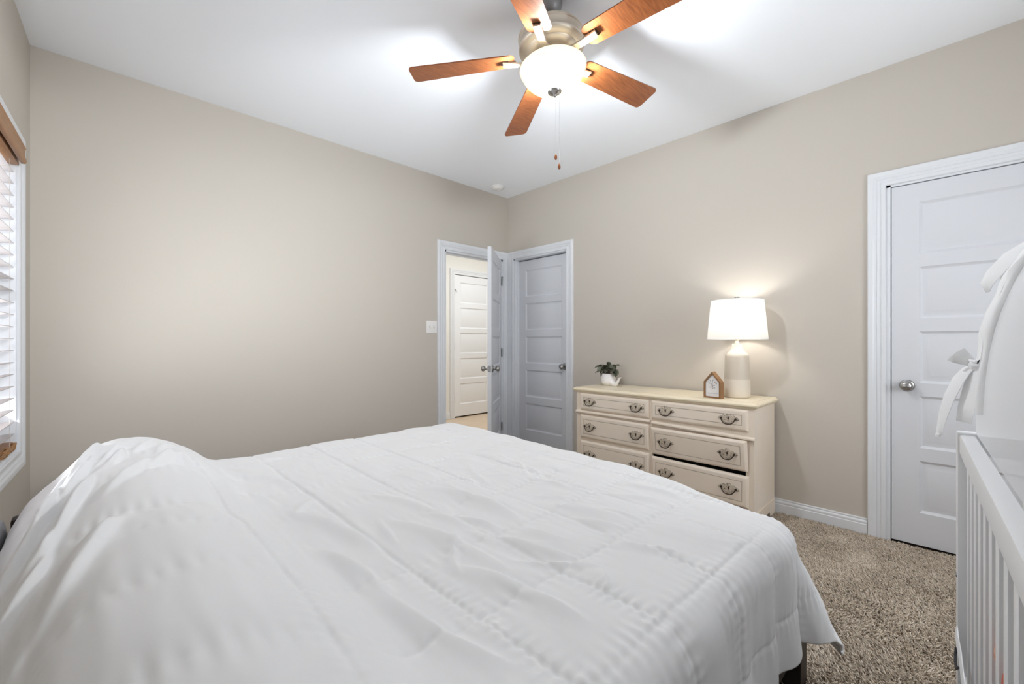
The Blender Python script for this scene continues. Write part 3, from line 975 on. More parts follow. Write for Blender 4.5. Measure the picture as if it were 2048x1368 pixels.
# ------------------------------------------------------------------ table lamp
lp = thing('table_lamp', 'lit table lamp with cream ceramic base and white drum shade', 'lamp', (-0.208, -2.445, ZT))
MB().lathe([(0.0, 0.0), (0.070, 0.0), (0.076, 0.004), (0.080, 0.014), (0.080, 0.06), (0.0775, 0.14), (0.074, 0.22), (0.0715, 0.270), (0.069, 0.282), (0.060, 0.293), (0.046, 0.306), (0.036, 0.322), (0.031, 0.338), (0.030, 0.352), (0.028, 0.357), (0.0, 0.357)], 'lampbase', 48).build('base', lp, smooth=50)
MB().lathe([(0.0, 0.355), (0.014, 0.356), (0.014, 0.366), (0.010, 0.370), (0.010, 0.378), (0.016, 0.380), (0.016, 0.43), (0.0, 0.432)], 'brushed', 24).build('socket', lp, smooth=45)
SB, ST = 0.388, 0.645
rb, rt = 0.182, 0.158
sh = MB()
sh.lathe([(rb, SB), (rt, ST), (rt - 0.0015, ST), (rb - 0.0015, SB), (rb, SB)], 'shade', 64, caps=False)
sho = sh.build('lamp_shade', lp, smooth=60)
for r, z in ((rb, SB), (rt, ST)):
    MB().tube([((r - 0.0007) * math.cos(t), (r - 0.0007) * math.sin(t), z) for t in np.linspace(0, 2 * PI, 64, endpoint=False)], 0.002, 'ribbon', 6, closed=True).build('shade_trim', sho, smooth=60)
mb = MB()
for s in (-1, 1):
    mb.tube([(s * 0.018, 0, 0.385), (s * 0.055, 0, 0.42), (s * 0.066, 0, 0.50), (s * 0.045, 0, 0.60), (s * 0.004, 0, 0.636)], 0.0022, 'brushed', 8)
for k in range(3):
    a = k * 2 * PI / 3 + 0.4
    mb.tube([(0.008 * math.cos(a), 0.008 * math.sin(a), 0.637), (rt * math.cos(a), rt * math.sin(a), ST - 0.004)], 0.0018, 'brushed', 6)
mb.build('harp', lp, smooth=60)
MB().lathe([(0.0, 0.637), (0.010, 0.637), (0.006, 0.645), (0.013, 0.652), (0.0165, 0.662), (0.013, 0.671), (0.0, 0.674)], 'nickel', 20).build('finial', lp, smooth=50)
MB().lathe([(0.0, 0.503), (0.016, 0.498), (0.024, 0.484), (0.024, 0.468), (0.016, 0.450), (0.012, 0.43)], 'bulb', 20).build('bulb', lp, smooth=60)
LL = light('lamp_bulb', 'POINT', (0, 0, 0.540), 1.35, (1.0, 0.97, 0.93), shadow_soft_size=0.035)
LL.parent = lp

# ------------------------------------------------------------------ house-shaped frame
fr = thing('house_frame', 'small house-shaped wooden picture frame with a sprig print beside the lamp', 'picture frame', (-0.362, -2.352, ZT), (0, 0, math.radians(-100)))
# local: x width (front faces -y), z up
def house(w_, he, hp, ins=0.0):
    k = ins
    return [(-w_ / 2 + k, k), (w_ / 2 - k, k), (w_ / 2 - k, he - k * 0.2), (0, hp - k * 1.45), (-w_ / 2 + k, he - k * 0.2)]
W_, HE, HP = 0.116, 0.106, 0.172
o1, i1 = house(W_, HE, HP), house(W_, HE, HP, 0.010)
vs = [(x, -0.021, z) for x, z in o1] + [(x, -0.021, z) for x, z in i1] + [(x, 0.021, z) for x, z in o1] + [(x, 0.021, z) for x, z in i1]
fs = []
for k in range(5):
    e = (k + 1) % 5
    fs += [(k, e, 5 + e, 5 + k), (10 + k, 15 + k, 15 + e, 10 + e), (k, 10 + k, 10 + e, e), (5 + k, 5 + e, 15 + e, 15 + k)]
MB().add(vs, fs, 'framewood').build('wooden_frame', fr)
pp = house(W_, HE, HP, 0.009)
pr = MB().add([(x, -0.012, z) for x, z in pp] + [(x, -0.009, z) for x, z in pp], [(0, 1, 2, 3, 4), (9, 8, 7, 6, 5)] + [(k, (k + 1) % 5, 5 + (k + 1) % 5, 5 + k) for k in range(5)], 'paper')
pr = pr.build('print', fr)
rr = random.Random(4)
mb = MB()
def leafp(cx, cz, l, wd, a, m):
    c, s = math.cos(a), math.sin(a)
    P = [(-l, 0), (-l * .4, wd), (l * .3, wd * .9), (l, 0), (l * .3, -wd * .9), (-l * .4, -wd)]
    mb.add([(cx + x * c - z * s, -0.0126, cz + x * s + z * c) for x, z in P], [tuple(range(6))], m)
for (x, z, a, m_k) in ((0.004, 0.118, 1.2, 'ink'), (-0.014, 0.112, 1.9, 'ink'), (0.016, 0.104, 0.6, 'ink'), (0.026, 0.095, 0.3, 'ink'), (0.012, 0.082, 0.2, 'ink'), (-0.020, 0.096, 2.4, 'ink'),
                       (-0.006, 0.090, 2.2, 'ink'), (0.022, 0.104, 1.0, 'pinkink'), (-0.010, 0.078, 2.6, 'pinkink'), (0.002, 0.079, 1.6, 'ink'), (-0.016, 0.07, 2.9, 'ink'), (0.014, 0.067, 0.1, 'ink'), (0.0, 0.064, 0.0, 'ink')):
    leafp(x, z, 0.0065, 0.0026, a, m_k)
mb.tube([(0.002, -0.0126, 0.118), (0.0, -0.0126, 0.095), (0.004, -0.0126, 0.062)], 0.0007, 'ink', 5)
mb.tube([(-0.036 + 0.072 * i / 40, -0.0126, 0.030 + 0.0018 * math.sin(i * 1.15) + 0.001 * math.sin(i * 0.4)) for i in range(41)], 0.0006, 'blueink', 5)
mb.build('drawing', pr)

# ------------------------------------------------------------------ potted plant
pt = thing('potted_plant', 'small leafy plant in a white whale-tailed ceramic pot on the dresser', 'plant', (-0.150, -1.405, ZT), (0, 0, 0))
MB().lathe([(0.0, 0.0), (0.034, 0.0), (0.048, 0.008), (0.060, 0.026), (0.063, 0.050), (0.059, 0.074), (0.053, 0.092), (0.052, 0.100), (0.048, 0.100), (0.049, 0.090), (0.0, 0.086)], 'white_ceramic', 40).build('pot', pt, smooth=60)
mb = MB()
td = Vector((-0.25, -0.97, 0)).normalized()
pts, rs = [], []
for t in np.linspace(0, 1, 14):
    rad = 0.030 + 0.098 * t
    zz = 0.030 - 0.028 * math.sin(t * PI * 0.8) + 0.050 * t ** 3 + 0.012 * (1 - t)
    pts.append(tuple(td * rad + Vector((0, 0, max(zz, 0.012 + 0.01 * (1 - t))))))
    rs.append(0.030 * (1 - t) ** 0.9 + 0.0065)
mb.tube(pts, rs, 'white_ceramic', 16)
tip = Vector(pts[-1])
side = Vector((td.y, -td.x, 0))
for s in (-1, 1):
    mb.tube([tuple(tip - td * 0.008), tuple(tip + td * 0.004 + side * s * 0.009 + Vector((0, 0, 0.006))), tuple(tip + td * 0.010 + side * s * 0.018 + Vector((0, 0, 0.010)))], [0.0065, 0.006, 0.0025], 'white_ceramic', 10)
mb.build('tail', pt, smooth=60)
MB().lathe([(0.0, 0.088), (0.047, 0.087), (0.047, 0.090), (0.0, 0.093)], 'soil', 24).build('soil', pt, smooth=60)
rr = random.Random(11)
mb = MB()
sm = MB()
def leaf(c, dirv, up, l, wd, cup):
    dirv = dirv.normalized()
    sd_ = dirv.cross(up).normalized()
    nn = sd_.cross(dirv).normalized()
    vs, fs = [], []
    nu, nv = 7, 5
    for i in range(nu):
        t = i / (nu - 1)
        wl = wd * (math.sin(PI * min(1, t * 0.92 + 0.06)) ** 0.7)
        for j in range(nv):
            s = j / (nv - 1) * 2 - 1
            p = c + dirv * (t * l) + sd_ * (s * wl) + nn * (cup * s * s * wl - 0.35 * l * t * t + 0.002 * math.sin(s * 7 + t * 5))
            vs.append(tuple(p))
    for i in range(nu - 1):
        for j in range(nv - 1):
            fs.append((i * nv + j, i * nv + j + 1, (i + 1) * nv + j + 1, (i + 1) * nv + j))
    mb.add(vs, fs, 'leaf')
    mb.add([tuple(Vector(p) - nn * 0.0012) for p in vs], [tuple(reversed(f)) for f in fs], 'leaf')
for k in range(34):
    a = rr.uniform(0, 2 * PI)
    el = rr.uniform(0.1, 1.2)
    rad = rr.uniform(0.012, 0.080) * math.cos(el * 0.6)
    c = Vector((rad * math.cos(a), rad * math.sin(a), 0.115 + 0.052 * math.sin(el) + rr.uniform(-0.004, 0.012)))
    dv = Vector((math.cos(a + rr.uniform(-.7, .7)), math.sin(a + rr.uniform(-.7, .7)), rr.uniform(-0.55, 0.5)))
    leaf(c, dv, Vector((0, 0, 1)), rr.uniform(0.048, 0.068), rr.uniform(0.018, 0.027), rr.uniform(0.1, 0.6))
    sm.tube([(rr.uniform(-.02, .02), rr.uniform(-.02, .02), 0.088), tuple(c * 0.6 + Vector((0, 0, 0.05))), tuple(c)], 0.0014, 'stem', 5)
for a, dz in ((1.0, 0.098), (4.6, 0.108), (1.4, 0.12), (4.9, 0.12), (1.25, 0.085), (4.4, 0.1)):   # leaves drooping over the rim on both sides
    c = Vector((0.055 * math.cos(a), 0.055 * math.sin(a), dz + 0.02))
    leaf(c, Vector((math.cos(a), math.sin(a), -0.6)), Vector((0, 0, 1)), 0.055, 0.021, 0.3)
    sm.tube([(0.02 * math.cos(a), 0.02 * math.sin(a), 0.088), tuple(c * 0.7 + Vector((0, 0, 0.05))), tuple(c)], 0.0014, 'stem', 5)
mb.build('foliage', pt, smooth=50)
sm.build('stems', pt, smooth=60)

# ------------------------------------------------------------------ bed
def vnoise(x, y, seed):
    """smooth value noise on arrays"""
    xi = np.floor(x).astype(np.int64); yi = np.floor(y).astype(np.int64)
    xf_ = x - xi; yf_ = y - yi
    def hsh(i, j):
        n_ = (i * 374761393 + j * 668265263 + seed * 1442695041) & 0x7fffffff
        n_ = ((n_ ^ (n_ >> 13)) * 1274126177) & 0x7fffffff
        n_ = (n_ ^ (n_ >> 16)) & 0x7fffffff
        return n_ / 0x7fffffff
    u_ = xf_ * xf_ * xf_ * (xf_ * (xf_ * 6 - 15) + 10)
    v_ = yf_ * yf_ * yf_ * (yf_ * (yf_ * 6 - 15) + 10)
    a_ = hsh(xi, yi); b_ = hsh(xi + 1, yi); c_ = hsh(xi, yi + 1); d_ = hsh(xi + 1, yi + 1)
    return (a_ * (1 - u_) + b_ * u_) * (1 - v_) + (c_ * (1 - u_) + d_ * u_) * v_

def fbm(x, y, seed, o=4):
    s = 0; a = 0.5
    for k in range(o):
        s = s + a * (vnoise(x * 2 ** k, y * 2 ** k, seed + k) - 0.5)
        a *= 0.5
    return s

def sstep(a, b, x):
    t = np.clip((x - a) / (b - a), 0, 1)
    return t * t * (3 - 2 * t)

bed = thing('bed', 'dark wood bed with the mattress hidden under the white comforter', 'bed', (-2.50, -2.07, 0))
BL = lambda x, y, z: (x + 2.50, y + 2.07, z)
for (x, y) in ((-1.60, -3.075), (-1.60, -1.085), (-3.42, -3.075), (-3.42, -1.085)):
    MB().box(BL(x - 0.045, y - 0.035, 0), BL(x + 0.035, y + 0.035, 0.30), 'espresso', 0.004).build('leg', bed)
MB().box(BL(-3.42, -3.095, 0.13), BL(-1.60, -3.065, 0.32), 'espresso', 0.004).build('side_rail', bed)
MB().box(BL(-3.42, -1.095, 0.13), BL(-1.60, -1.065, 0.32), 'espresso', 0.004).build('side_rail', bed)
MB().box(BL(-1.595, -3.09, 0.13), BL(-1.565, -1.07, 0.32), 'espresso', 0.004).build('foot_rail', bed)
mb = MB().box(BL(-3.515, -3.17, 0.12), BL(-3.485, -0.92, 0.30), 'espresso', 0.004)
mb.box(BL(-3.520, -0.93, 0), BL(-3.472, -0.865, 0.462), 'espresso', 0.012).box(BL(-3.520, -3.24, 0), BL(-3.472, -3.175, 0.462), 'espresso', 0.012)
mb.build('headboard', bed, smooth=40)
MB().box(BL(-3.45, -3.03, 0.31), BL(-1.66, -1.14, 0.555), 'mattress', 0.05).build('mattress', bed, smooth=50)
MB().box(BL(-3.45, -3.04, 0.24), BL(-1.62, -1.12, 0.31), 'mattress', 0.0).build('slat_base', bed)

# comforter: cloth coordinates (a along the bed, b across) mapped onto the mattress and draped
Z0 = 0.600
na, nb = 540, 690
aa = np.linspace(-3.508, -1.30, na)
bb = np.linspace(-3.445, -0.62, nb)
Aa, Bb = np.meshgrid(aa, bb, indexing='ij')
YN, YF = -3.035, -1.095          # where the near and far edges start to turn down
x1 = -1.565 - 0.095 * np.clip((-1.2 - Bb) / 1.8, 0, 1) ** 1.6 - 0.075 * sstep(-2.45, -3.05, Bb)
wob = 0.018 * fbm(Aa * 3, Bb * 3, 91)
ox = np.maximum(0, Aa - x1)
oyn = np.maximum(0, YN + wob - Bb)
oyf = np.maximum(0, Bb - YF - wob)
oy = np.where(oyn > 0, -oyn, oyf)
ay = np.abs(oy)
P4 = 3.2
Lr = (ox ** P4 + ay ** P4) ** (1 / P4)
hyp = np.sqrt(ox ** 2 + ay ** 2) + 1e-9
nx, ny = ox / hyp, oy / hyp
cornerness = 2 * ox * ay / (hyp ** 2)
r_ = 0.085
arc = r_ * PI / 2
th = np.minimum(Lr, arc) / r_
flare = 0.04 + 0.40 * cornerness ** 1.5
ext = np.maximum(0, Lr - arc)
outd = r_ * np.sin(th) + ext * np.sin(flare)
down = r_ * (1 - np.cos(th)) + ext * np.cos(flare)
bx = np.minimum(Aa, x1)
by = np.clip(Bb, YN + wob, YF + wob)
X = bx + nx * outd
Y = by + ny * outd
Zs = np.full_like(X, Z0)
# soft body of the comforter and the mattress sag
Zs += 0.010 * fbm(Aa * 1.3, Bb * 1.3, 5, 2)
Zs -= 0.018 * sstep(-2.45, -3.05, Bb) * sstep(-2.1, -1.7, Aa)
# pillows under the comforter along the head
px_ = np.array([-3.60, -3.508, -3.46, -3.41, -3.365, -3.32, -3.27, -3.22, -3.17, -3.12, -3.06, -3.01, -2.97, -2.94, -2.91, -2.88, -2.80, -1.0])
pz_ = np.array([0.36, 0.455, 0.555, 0.610, 0.668, 0.718, 0.750, 0.765, 0.768, 0.758, 0.736, 0.706, 0.672, 0.640, 0.616, 0.604, 0.600, 0.600])
shift = 0.03 * fbm(Bb * 2.2, Bb * 0 + 0.3, 31, 2)
Pz = np.interp(Aa + shift, px_, pz_)
for _ in range(6):
    Pz[1:-1] = (Pz[:-2] + 2 * Pz[1:-1] + Pz[2:]) / 4
S = 1 - sstep(-1.20, -0.86, Bb)
S *= 1 - 0.22 * np.exp(-((Bb + 2.06) / 0.12) ** 2)
S *= 1 - 0.35 * sstep(-2.7, -3.15, Bb)
Zs += np.where(Pz > 0.6, (Pz - 0.6) * S, (Pz - 0.6))
flat = np.exp(-(Lr / 0.05) ** 2)            # 1 on the top, 0 on the drapes
mound = np.clip((Pz - 0.605) / 0.12, 0, 1) * S
# quilting
Aq = np.where(Aa > -2.85, Aa, -2.85 + (Aa + 2.85) * 0.78)
wa = Aq + 0.012 * fbm(Aa * 4, Bb * 4, 7, 3)
wb = Bb + 0.014 * fbm(Aa * 4 + 9, Bb * 4, 17, 3)
ga = (wa + 2.735) / 0.2555
gb = (wb + 3.055) / 0.2555
da = np.abs(ga - np.round(ga)) * 0.2555
db = np.abs(gb - np.round(gb)) * 0.2555
ma = np.clip(0.55 + 1.6 * fbm(Aa * 1.7, Bb * 1.7, 40, 2), 0.15, 1.0)
mbm = np.clip(0.38 + 2.0 * fbm(Aa * 1.9 + 4, Bb * 1.9, 50, 2), 0.04, 1.0) * (0.35 + 0.65 * sstep(-3.1, -2.8, Aa))
W = -0.0095 * ma * np.exp(-(da / 0.0075) ** 2) - 0.0080 * mbm * np.exp(-(db / 0.0075) ** 2)
W += 0.005 * (1 - np.exp(-(da / 0.055) ** 2)) * (1 - np.exp(-(db / 0.055) ** 2))
# gathers along the seams
W += 0.0022 * np.exp(-(da / 0.035) ** 2) * np.sin(Bb * 230 + 9 * fbm(Aa * 6, Bb * 6, 61, 2)) * np.clip(0.5 + 2 * fbm(Aa * 3, Bb * 3, 62, 2), 0, 1)
W += 0.0022 * np.exp(-(db / 0.035) ** 2) * np.sin(Aa * 210 + 9 * fbm(Aa * 6, Bb * 6, 63, 2)) * np.clip(0.5 + 2 * fbm(Aa * 3 + 5, Bb * 3, 64, 2), 0, 1)
# broad soft rumpling, stretched across the bed
W += 0.018 * fbm(Aa * 7, Bb * 2.6, 71, 3)
W += 0.0045 * fbm(Aa * 22, Bb * 9, 73, 2)

def fold(p, q_, width, amp, bend=0.0):
    p = np.array(p, float); q_ = np.array(q_, float)
    dvec = q_ - p
    ln = np.linalg.norm(dvec)
    dvec /= ln
    rx, ry = Aa - p[0], Bb - p[1]
    t = (rx * dvec[0] + ry * dvec[1]) / ln
    s = -rx * dvec[1] + ry * dvec[0] - bend * ln * 4 * t * (1 - t)
    tap = np.clip(np.sin(PI * np.clip(t, 0, 1)), 0, 1) ** 1.0
    sharp = np.where(s > 0, width * 0.55, width * 1.5)
    return amp * tap * np.exp(-(s / sharp) ** 2)

FOLDS = [((-2.40, -2.02), (-2.34, -2.58), 0.020, 0.011, 0.05), ((-2.33, -2.10), (-2.26, -2.55), 0.018, 0.007, -0.04), ((-2.60, -1.95), (-2.50, -2.45), 0.020, 0.008, 0.06),
         ((-2.64, -2.25), (-2.58, -2.75), 0.022, 0.010, 0.05), ((-2.20, -2.45), (-2.12, -2.78), 0.018, 0.007, 0.04), ((-2.46, -2.55), (-2.38, -2.86), 0.018, 0.008, -0.05),
         ((-2.86, -1.95), (-2.74, -2.42), 0.022, 0.012, 0.05), ((-2.90, -2.25), (-2.82, -2.62), 0.022, 0.013, 0.04), ((-2.84, -2.55), (-2.78, -2.95), 0.022, 0.012, -0.05),
         ((-2.66, -2.60), (-2.60, -2.98), 0.020, 0.011, 0.06), ((-2.06, -2.30), (-2.00, -2.62), 0.016, 0.006, 0.05), ((-1.98, -2.55), (-1.86, -2.86), 0.018, 0.006, 0.05),
         ((-2.30, -2.78), (-2.18, -2.98), 0.018, 0.008, 0.03), ((-2.88, -1.20), (-2.72, -1.42), 0.018, 0.011, 0.04), ((-2.92, -1.30), (-2.78, -1.62), 0.018, 0.012, -0.05),
         ((-2.84, -1.45), (-2.74, -1.80), 0.020, 0.010, 0.05), ((-2.80, -1.15), (-2.60, -1.30), 0.014, 0.007, 0.03), ((-2.94, -1.60), (-2.86, -1.95), 0.020, 0.011, 0.04),
         # pillow slope towards the window wall
         ((-3.33, -1.24), (-3.46, -1.66), 0.022, 0.014, 0.05), ((-3.27, -1.32), (-3.43, -1.84), 0.020, 0.024, 0.06), ((-3.22, -1.30), (-3.36, -1.68), 0.016, 0.022, -0.05),
         ((-3.17, -1.30), (-3.30, -1.58), 0.014, 0.017, 0.05), ((-3.36, -1.52), (-3.47, -2.05), 0.022, 0.030, 0.04), ((-3.29, -1.62), (-3.42, -2.12), 0.022, 0.026, 0.05),
         ((-3.22, -1.44), (-3.26, -1.66), 0.016, 0.018, 0.08), ((-3.12, -1.30), (-3.20, -1.52), 0.014, 0.014, 0.06), ((-3.06, -1.32), (-3.12, -1.58), 0.014, 0.012, -0.06),
         ((-3.10, -1.58), (-3.18, -1.78), 0.018, 0.020, 0.10), ((-3.02, -1.52), (-3.08, -1.72), 0.018, 0.018, -0.10), ((-3.36, -1.95), (-3.47, -2.45), 0.026, 0.022, 0.05),
         ((-3.16, -1.68), (-3.28, -1.92), 0.020, 0.016, 0.05), ((-3.24, -2.02), (-3.40, -2.55), 0.030, 0.018, 0.05)]
rr = random.Random(23)
for k in range(46):
    a0 = rr.uniform(-2.86, -1.68); b0 = rr.uniform(-2.95, -1.3)
    dl = rr.uniform(0.10, 0.34); an = rr.gauss(-PI / 2, 0.38)
    keep = 0.35 + 0.65 * min(1, max(0, (-1.5 - b0) / 0.9))
    FOLDS.append(((a0, b0), (a0 + dl * math.cos(an), b0 + dl * math.sin(an)), rr.uniform(0.010, 0.022), rr.uniform(0.003, 0.0075) * keep, rr.uniform(-0.08, 0.08)))
for f_ in FOLDS:
    W += 1.7 * fold(*f_)
# crossing pucker line over the pillow
W += mound * 0.010 * fbm(Aa * 12, Bb * 14, 83, 3) * np.exp(-((Bb + 1.45) / 0.35) ** 2)
Zt = Zs + W
# drape folds hang as ripples that grow towards the hem
s_near = np.where(ay > ox, Aa, Bb)
rip = np.sin(2 * PI * s_near / 0.19 + 3.0 * fbm(s_near * 3, s_near * 0 + 1.0, 101, 2) * 4) * (0.5 + 1.2 * fbm(s_near * 2, s_near * 0 + 4, 103, 2))
rip2 = np.sin(2 * PI * s_near / 0.034 + 5 * fbm(s_near * 5, Lr * 2, 105, 2))
grow = sstep(0.03, 0.35, Lr)
dr_disp = 0.011 * rip * grow * (1 - cornerness) + 0.0022 * rip2 * np.clip(0.4 + 2.2 * fbm(s_near * 5, Lr * 3, 131, 2), 0, 1) * np.exp(-((Lr - 0.08) / 0.07) ** 2) * sstep(0.0, 0.04, Lr) + 0.026 * fbm(s_near * 6, Lr * 4, 107, 3) * sstep(0.02, 0.2, Lr)
nh = np.sin(th)                     # how horizontal the surface normal has become
X = X + nx * (dr_disp + W * 0.8) * nh
Y = Y + ny * (dr_disp + W * 0.8) * nh
Zf = Zt - W * nh - down
# fold-over lip at the hanging corner
Zf = np.maximum(Zf, 0.045 + 0.01 * fbm(Aa * 9, Bb * 9, 111, 2))
X = np.maximum(X, XW + 0.012)
nv_ = na * nb
top_v = np.stack([X, Y, Zf], -1).reshape(-1, 3)
# lower skin: 12 mm below along an approximate normal
dXa = np.gradient(np.stack([X, Y, Zf], -1), axis=0); dXb = np.gradient(np.stack([X, Y, Zf], -1), axis=1)
Nn = np.cross(dXa, dXb)
Nn /= np.linalg.norm(Nn, axis=-1, keepdims=True) + 1e-9
bot_v = (np.stack([X, Y, Zf], -1) - Nn * 0.014).reshape(-1, 3)
idx = np.arange(nv_).reshape(na, nb)
q1 = np.stack([idx[:-1, :-1], idx[1:, :-1], idx[1:, 1:], idx[:-1, 1:]], -1).reshape(-1, 4)
q2 = q1[:, ::-1] + nv_
loop = np.concatenate([idx[0, :-1], idx[:-1, -1], idx[-1, :0:-1], idx[:0:-1, 0]])
nl = np.roll(loop, -1)
q3 = np.stack([loop, nl, nl + nv_, loop + nv_], -1)
quads = np.concatenate([q1, q2, q3])
allv = np.concatenate([top_v, bot_v])

def npmesh(name, verts, quads, m, smooth=True):
    me = bpy.data.meshes.new(name)
    me.vertices.add(len(verts))
    me.vertices.foreach_set('co', verts.astype(np.float32).ravel())
    k = quads.shape[1]
    me.loops.add(len(quads) * k)
    me.loops.foreach_set('vertex_index', quads.astype(np.int32).ravel())
    me.polygons.add(len(quads))
    me.polygons.foreach_set('loop_start', (np.arange(len(quads)) * k).astype(np.int32))
    try:
        me.polygons.foreach_set('loop_total', np.full(len(quads), k, np.int32))
    except Exception:
        pass
    if smooth:
        me.polygons.foreach_set('use_smooth', np.ones(len(quads), bool))
    me.materials.append(M[m])
    me.update(calc_edges=True)
    me.validate()
    o = bpy.data.objects.new(name, me)
    COL.objects.link(o)
    return o

cm = npmesh('comforter', allv, quads, 'linen')
tag(cm, 'rumpled white quilted comforter spread over the bed and pillows', 'comforter')

# grey pillow squeezed between the mattress and the window wall
bm = bmesh.new()
bmesh.ops.create_uvsphere(bm, u_segments=40, v_segments=24, radius=1)
for v in bm.verts:
    x, y, z = v.co
    e = 0.55
    sx = math.copysign(abs(x) ** e, x); sz = math.copysign(abs(z) ** e, z)
    v.co = (0.16 * sx * (1 + 0.03 * math.sin(9 * z)), 0.018 * y, 0.11 * sz * (1 + 0.04 * math.sin(7 * x)))
mb = MB()
mb.bm(bm, 'greylinen', T_((-3.534, -1.12, 0.388), (0, 0, PI / 2)))
# it sits upright on the headboard side, its upper hem just visible
gp = mb.build('pillow', smooth=60)
tag(gp, 'grey pillow wedged between the bed head and the window wall', 'pillow')

# ------------------------------------------------------------------ crib
CR = math.radians(2.75)
P0 = Vector((-1.600, -3.460, 0))
# local frame: x from the far post towards the camera side, y into the crib
cb = thing('crib', 'white slatted baby crib beside the bed', 'crib', tuple(P0), (0, 0, PI + CR))
CLN, CWD, CH = 1.27, 0.70, 0.905
# in local coordinates x>0 runs along -X world and y>0 runs along -Y world
PT = 0.05
for (x, y) in ((0, 0), (CLN, 0), (0, CWD), (CLN, CWD)):
    mb = MB().box((x - 0.025, y, 0), (x + 0.025, y + 0.042, CH), 'cribwhite', 0.005)
    o = mb.build('post', cb, smooth=40)
for y in (0.004, CWD + 0.006):
    MB().box((0.025, y, CH - 0.058), (CLN - 0.025, y + 0.030, CH - 0.004), 'cribwhite', 0.006).build('top_rail', cb, smooth=40)
    MB().box((0.025, y + 0.003, 0.20), (CLN - 0.025, y + 0.027, 0.26), 'cribwhite', 0.004).build('bottom_rail', cb, smooth=40)
for x in (-0.015, CLN - 0.015):
    MB().box((x, 0.042, CH - 0.058), (x + 0.03, CWD, CH - 0.004), 'cribwhite', 0.006).build('end_rail', cb, smooth=40)
    MB().box((x, 0.042, 0.20), (x + 0.03, CWD, 0.26), 'cribwhite', 0.004).build('end_rail', cb, smooth=40)
sl_me = None
def crib_slat(x, y, along):
    global sl_me
    if sl_me is None:
        o = MB().box((-0.019, -0.006, 0.255), (0.019, 0.006, CH - 0.055), 'cribwhite', 0.003).build('slat', cb, smooth=40)
        sl_me = o.data
    else:
        o = bpy.data.objects.new('slat', sl_me)
        COL.objects.link(o)
        o.parent = cb
    o.location = (x, y, 0)
    o.rotation_euler = (0, 0, 0 if along else PI / 2)
ns = 13
for k in range(ns):
    x = 0.025 + (CLN - 0.05) * (k + 1) / (ns + 1)
    crib_slat(x, 0.019, True)
    crib_slat(x, CWD + 0.021, True)
for k in range(6):
    y = 0.042 + (CWD - 0.042) * (k + 1) / 7
    crib_slat(0, y, False)
    crib_slat(CLN, y, False)
for z in (0.515, 0.33):
    MB().lathe([(0.0055, 0), (0.005, 0.002), (0, 0.0022)], 'steel', 12, T_((0.004, 0, z), (PI / 2, 0, 0))).build('bolt', cb, smooth=40)
MB().box((0.03, 0.045, 0.27), (CLN - 0.03, CWD - 0.01, 0.28), 'cribwhite').build('mattress_support', cb)
ms = MB().box((0.035, 0.05, 0.281), (CLN - 0.035, CWD - 0.012, 0.40), 'sheet', 0.02).build('crib_mattress', smooth=50)
ms.parent = None
ms.matrix_world = Matrix.Translation(P0) @ Matrix.Rotation(PI + CR, 4, 'Z')
tag(ms, 'white sheeted mattress inside the crib', 'mattress')

# crib tent: netting over the crib on two arched poles, with white fabric edging
tn = thing('crib_tent', 'white netting tent standing over the crib with tied fabric sleeves', 'crib tent', (P0.x, P0.y, CH), (0, 0, PI + CR))
def arch(t):
    """cross-section of the tent, t 0 at the front rail .. 1 at the back rail -> (y, z above rail)"""
    y = CWD * 0.5 - (CWD * 0.5 - 0.036) * math.copysign(abs(math.cos(PI * t)) ** 0.85, math.cos(PI * t))
    z = 0.60 * math.sin(PI * t) ** 0.80
    return y, z
NT = 40
arcp = [arch(i / NT) for i in range(NT + 1)]
xs = np.linspace(0.0, CLN, 14)
vs, fs = [], []
for x in xs:
    for (y, z) in arcp:
        sag = -0.02 * math.sin(PI * x / CLN) * (z / 0.6)
        vs.append((x, y, z + sag - 0.002))
n = NT + 1
for i in range(len(xs) - 1):
    for j in range(NT):
        fs.append((i * n + j, i * n + j + 1, (i + 1) * n + j + 1, (i + 1) * n + j))
mb = MB().add(vs, fs, 'net')
mb.build('roof_netting', tn, smooth=80)
for x in (0.0, CLN):
    vs = [(x, y, z - 0.002) for y, z in arcp]
    MB().add(vs, [tuple(range(n))], 'net').build('end_netting', tn)
def sleeve(x0, wx, t0, t1, name='pole_sleeve'):
    pts = []
    mb = MB()
    k = 30
    vs, fs = [], []
    for i in range(k + 1):
        t = t0 + (t1 - t0) * i / k
        y, z = arch(t)
        y2, z2 = arch(min(1, t + 0.01)); y1_, z1_ = arch(max(0, t - 0.01))
        ty, tz = y2 - y1_, z2 - z1_
        l = math.hypot(ty, tz) or 1
        nyv, nzv = -tz / l, ty / l
        puff = 0.010 + 0.003 * math.sin(i * 2.3)
        ww = wx * (1 + 0.10 * math.sin(i * 1.7))
        sec = [(x0 - 0.004, 0.0), (x0 - 0.004, puff), (x0 + ww * 0.5, puff * 1.3), (x0 + ww, puff * 0.6), (x0 + ww, -0.004), (x0 + ww * 0.5, -0.008)]
        for x, h_ in sec:
            vs.append((x, y + nyv * h_, z + nzv * h_))
    for i in range(k):
        for c in range(6):
            e = (c + 1) % 6
            fs.append((i * 6 + c, i * 6 + e, i * 6 + 6 + e, i * 6 + 6 + c))
    fs += [tuple(range(6)), tuple(reversed(range(k * 6, k * 6 + 6)))]
    mb.add(vs, fs, 'ribbon')
    return mb.build(name, tn, smooth=60)
sleeve(0.0, 0.045, 0.02, 0.98)
sleeve(CLN - 0.045, 0.045, 0.02, 0.98)
sleeve(0.13, 0.014, 0.02, 0.98, 'zipper_tape')

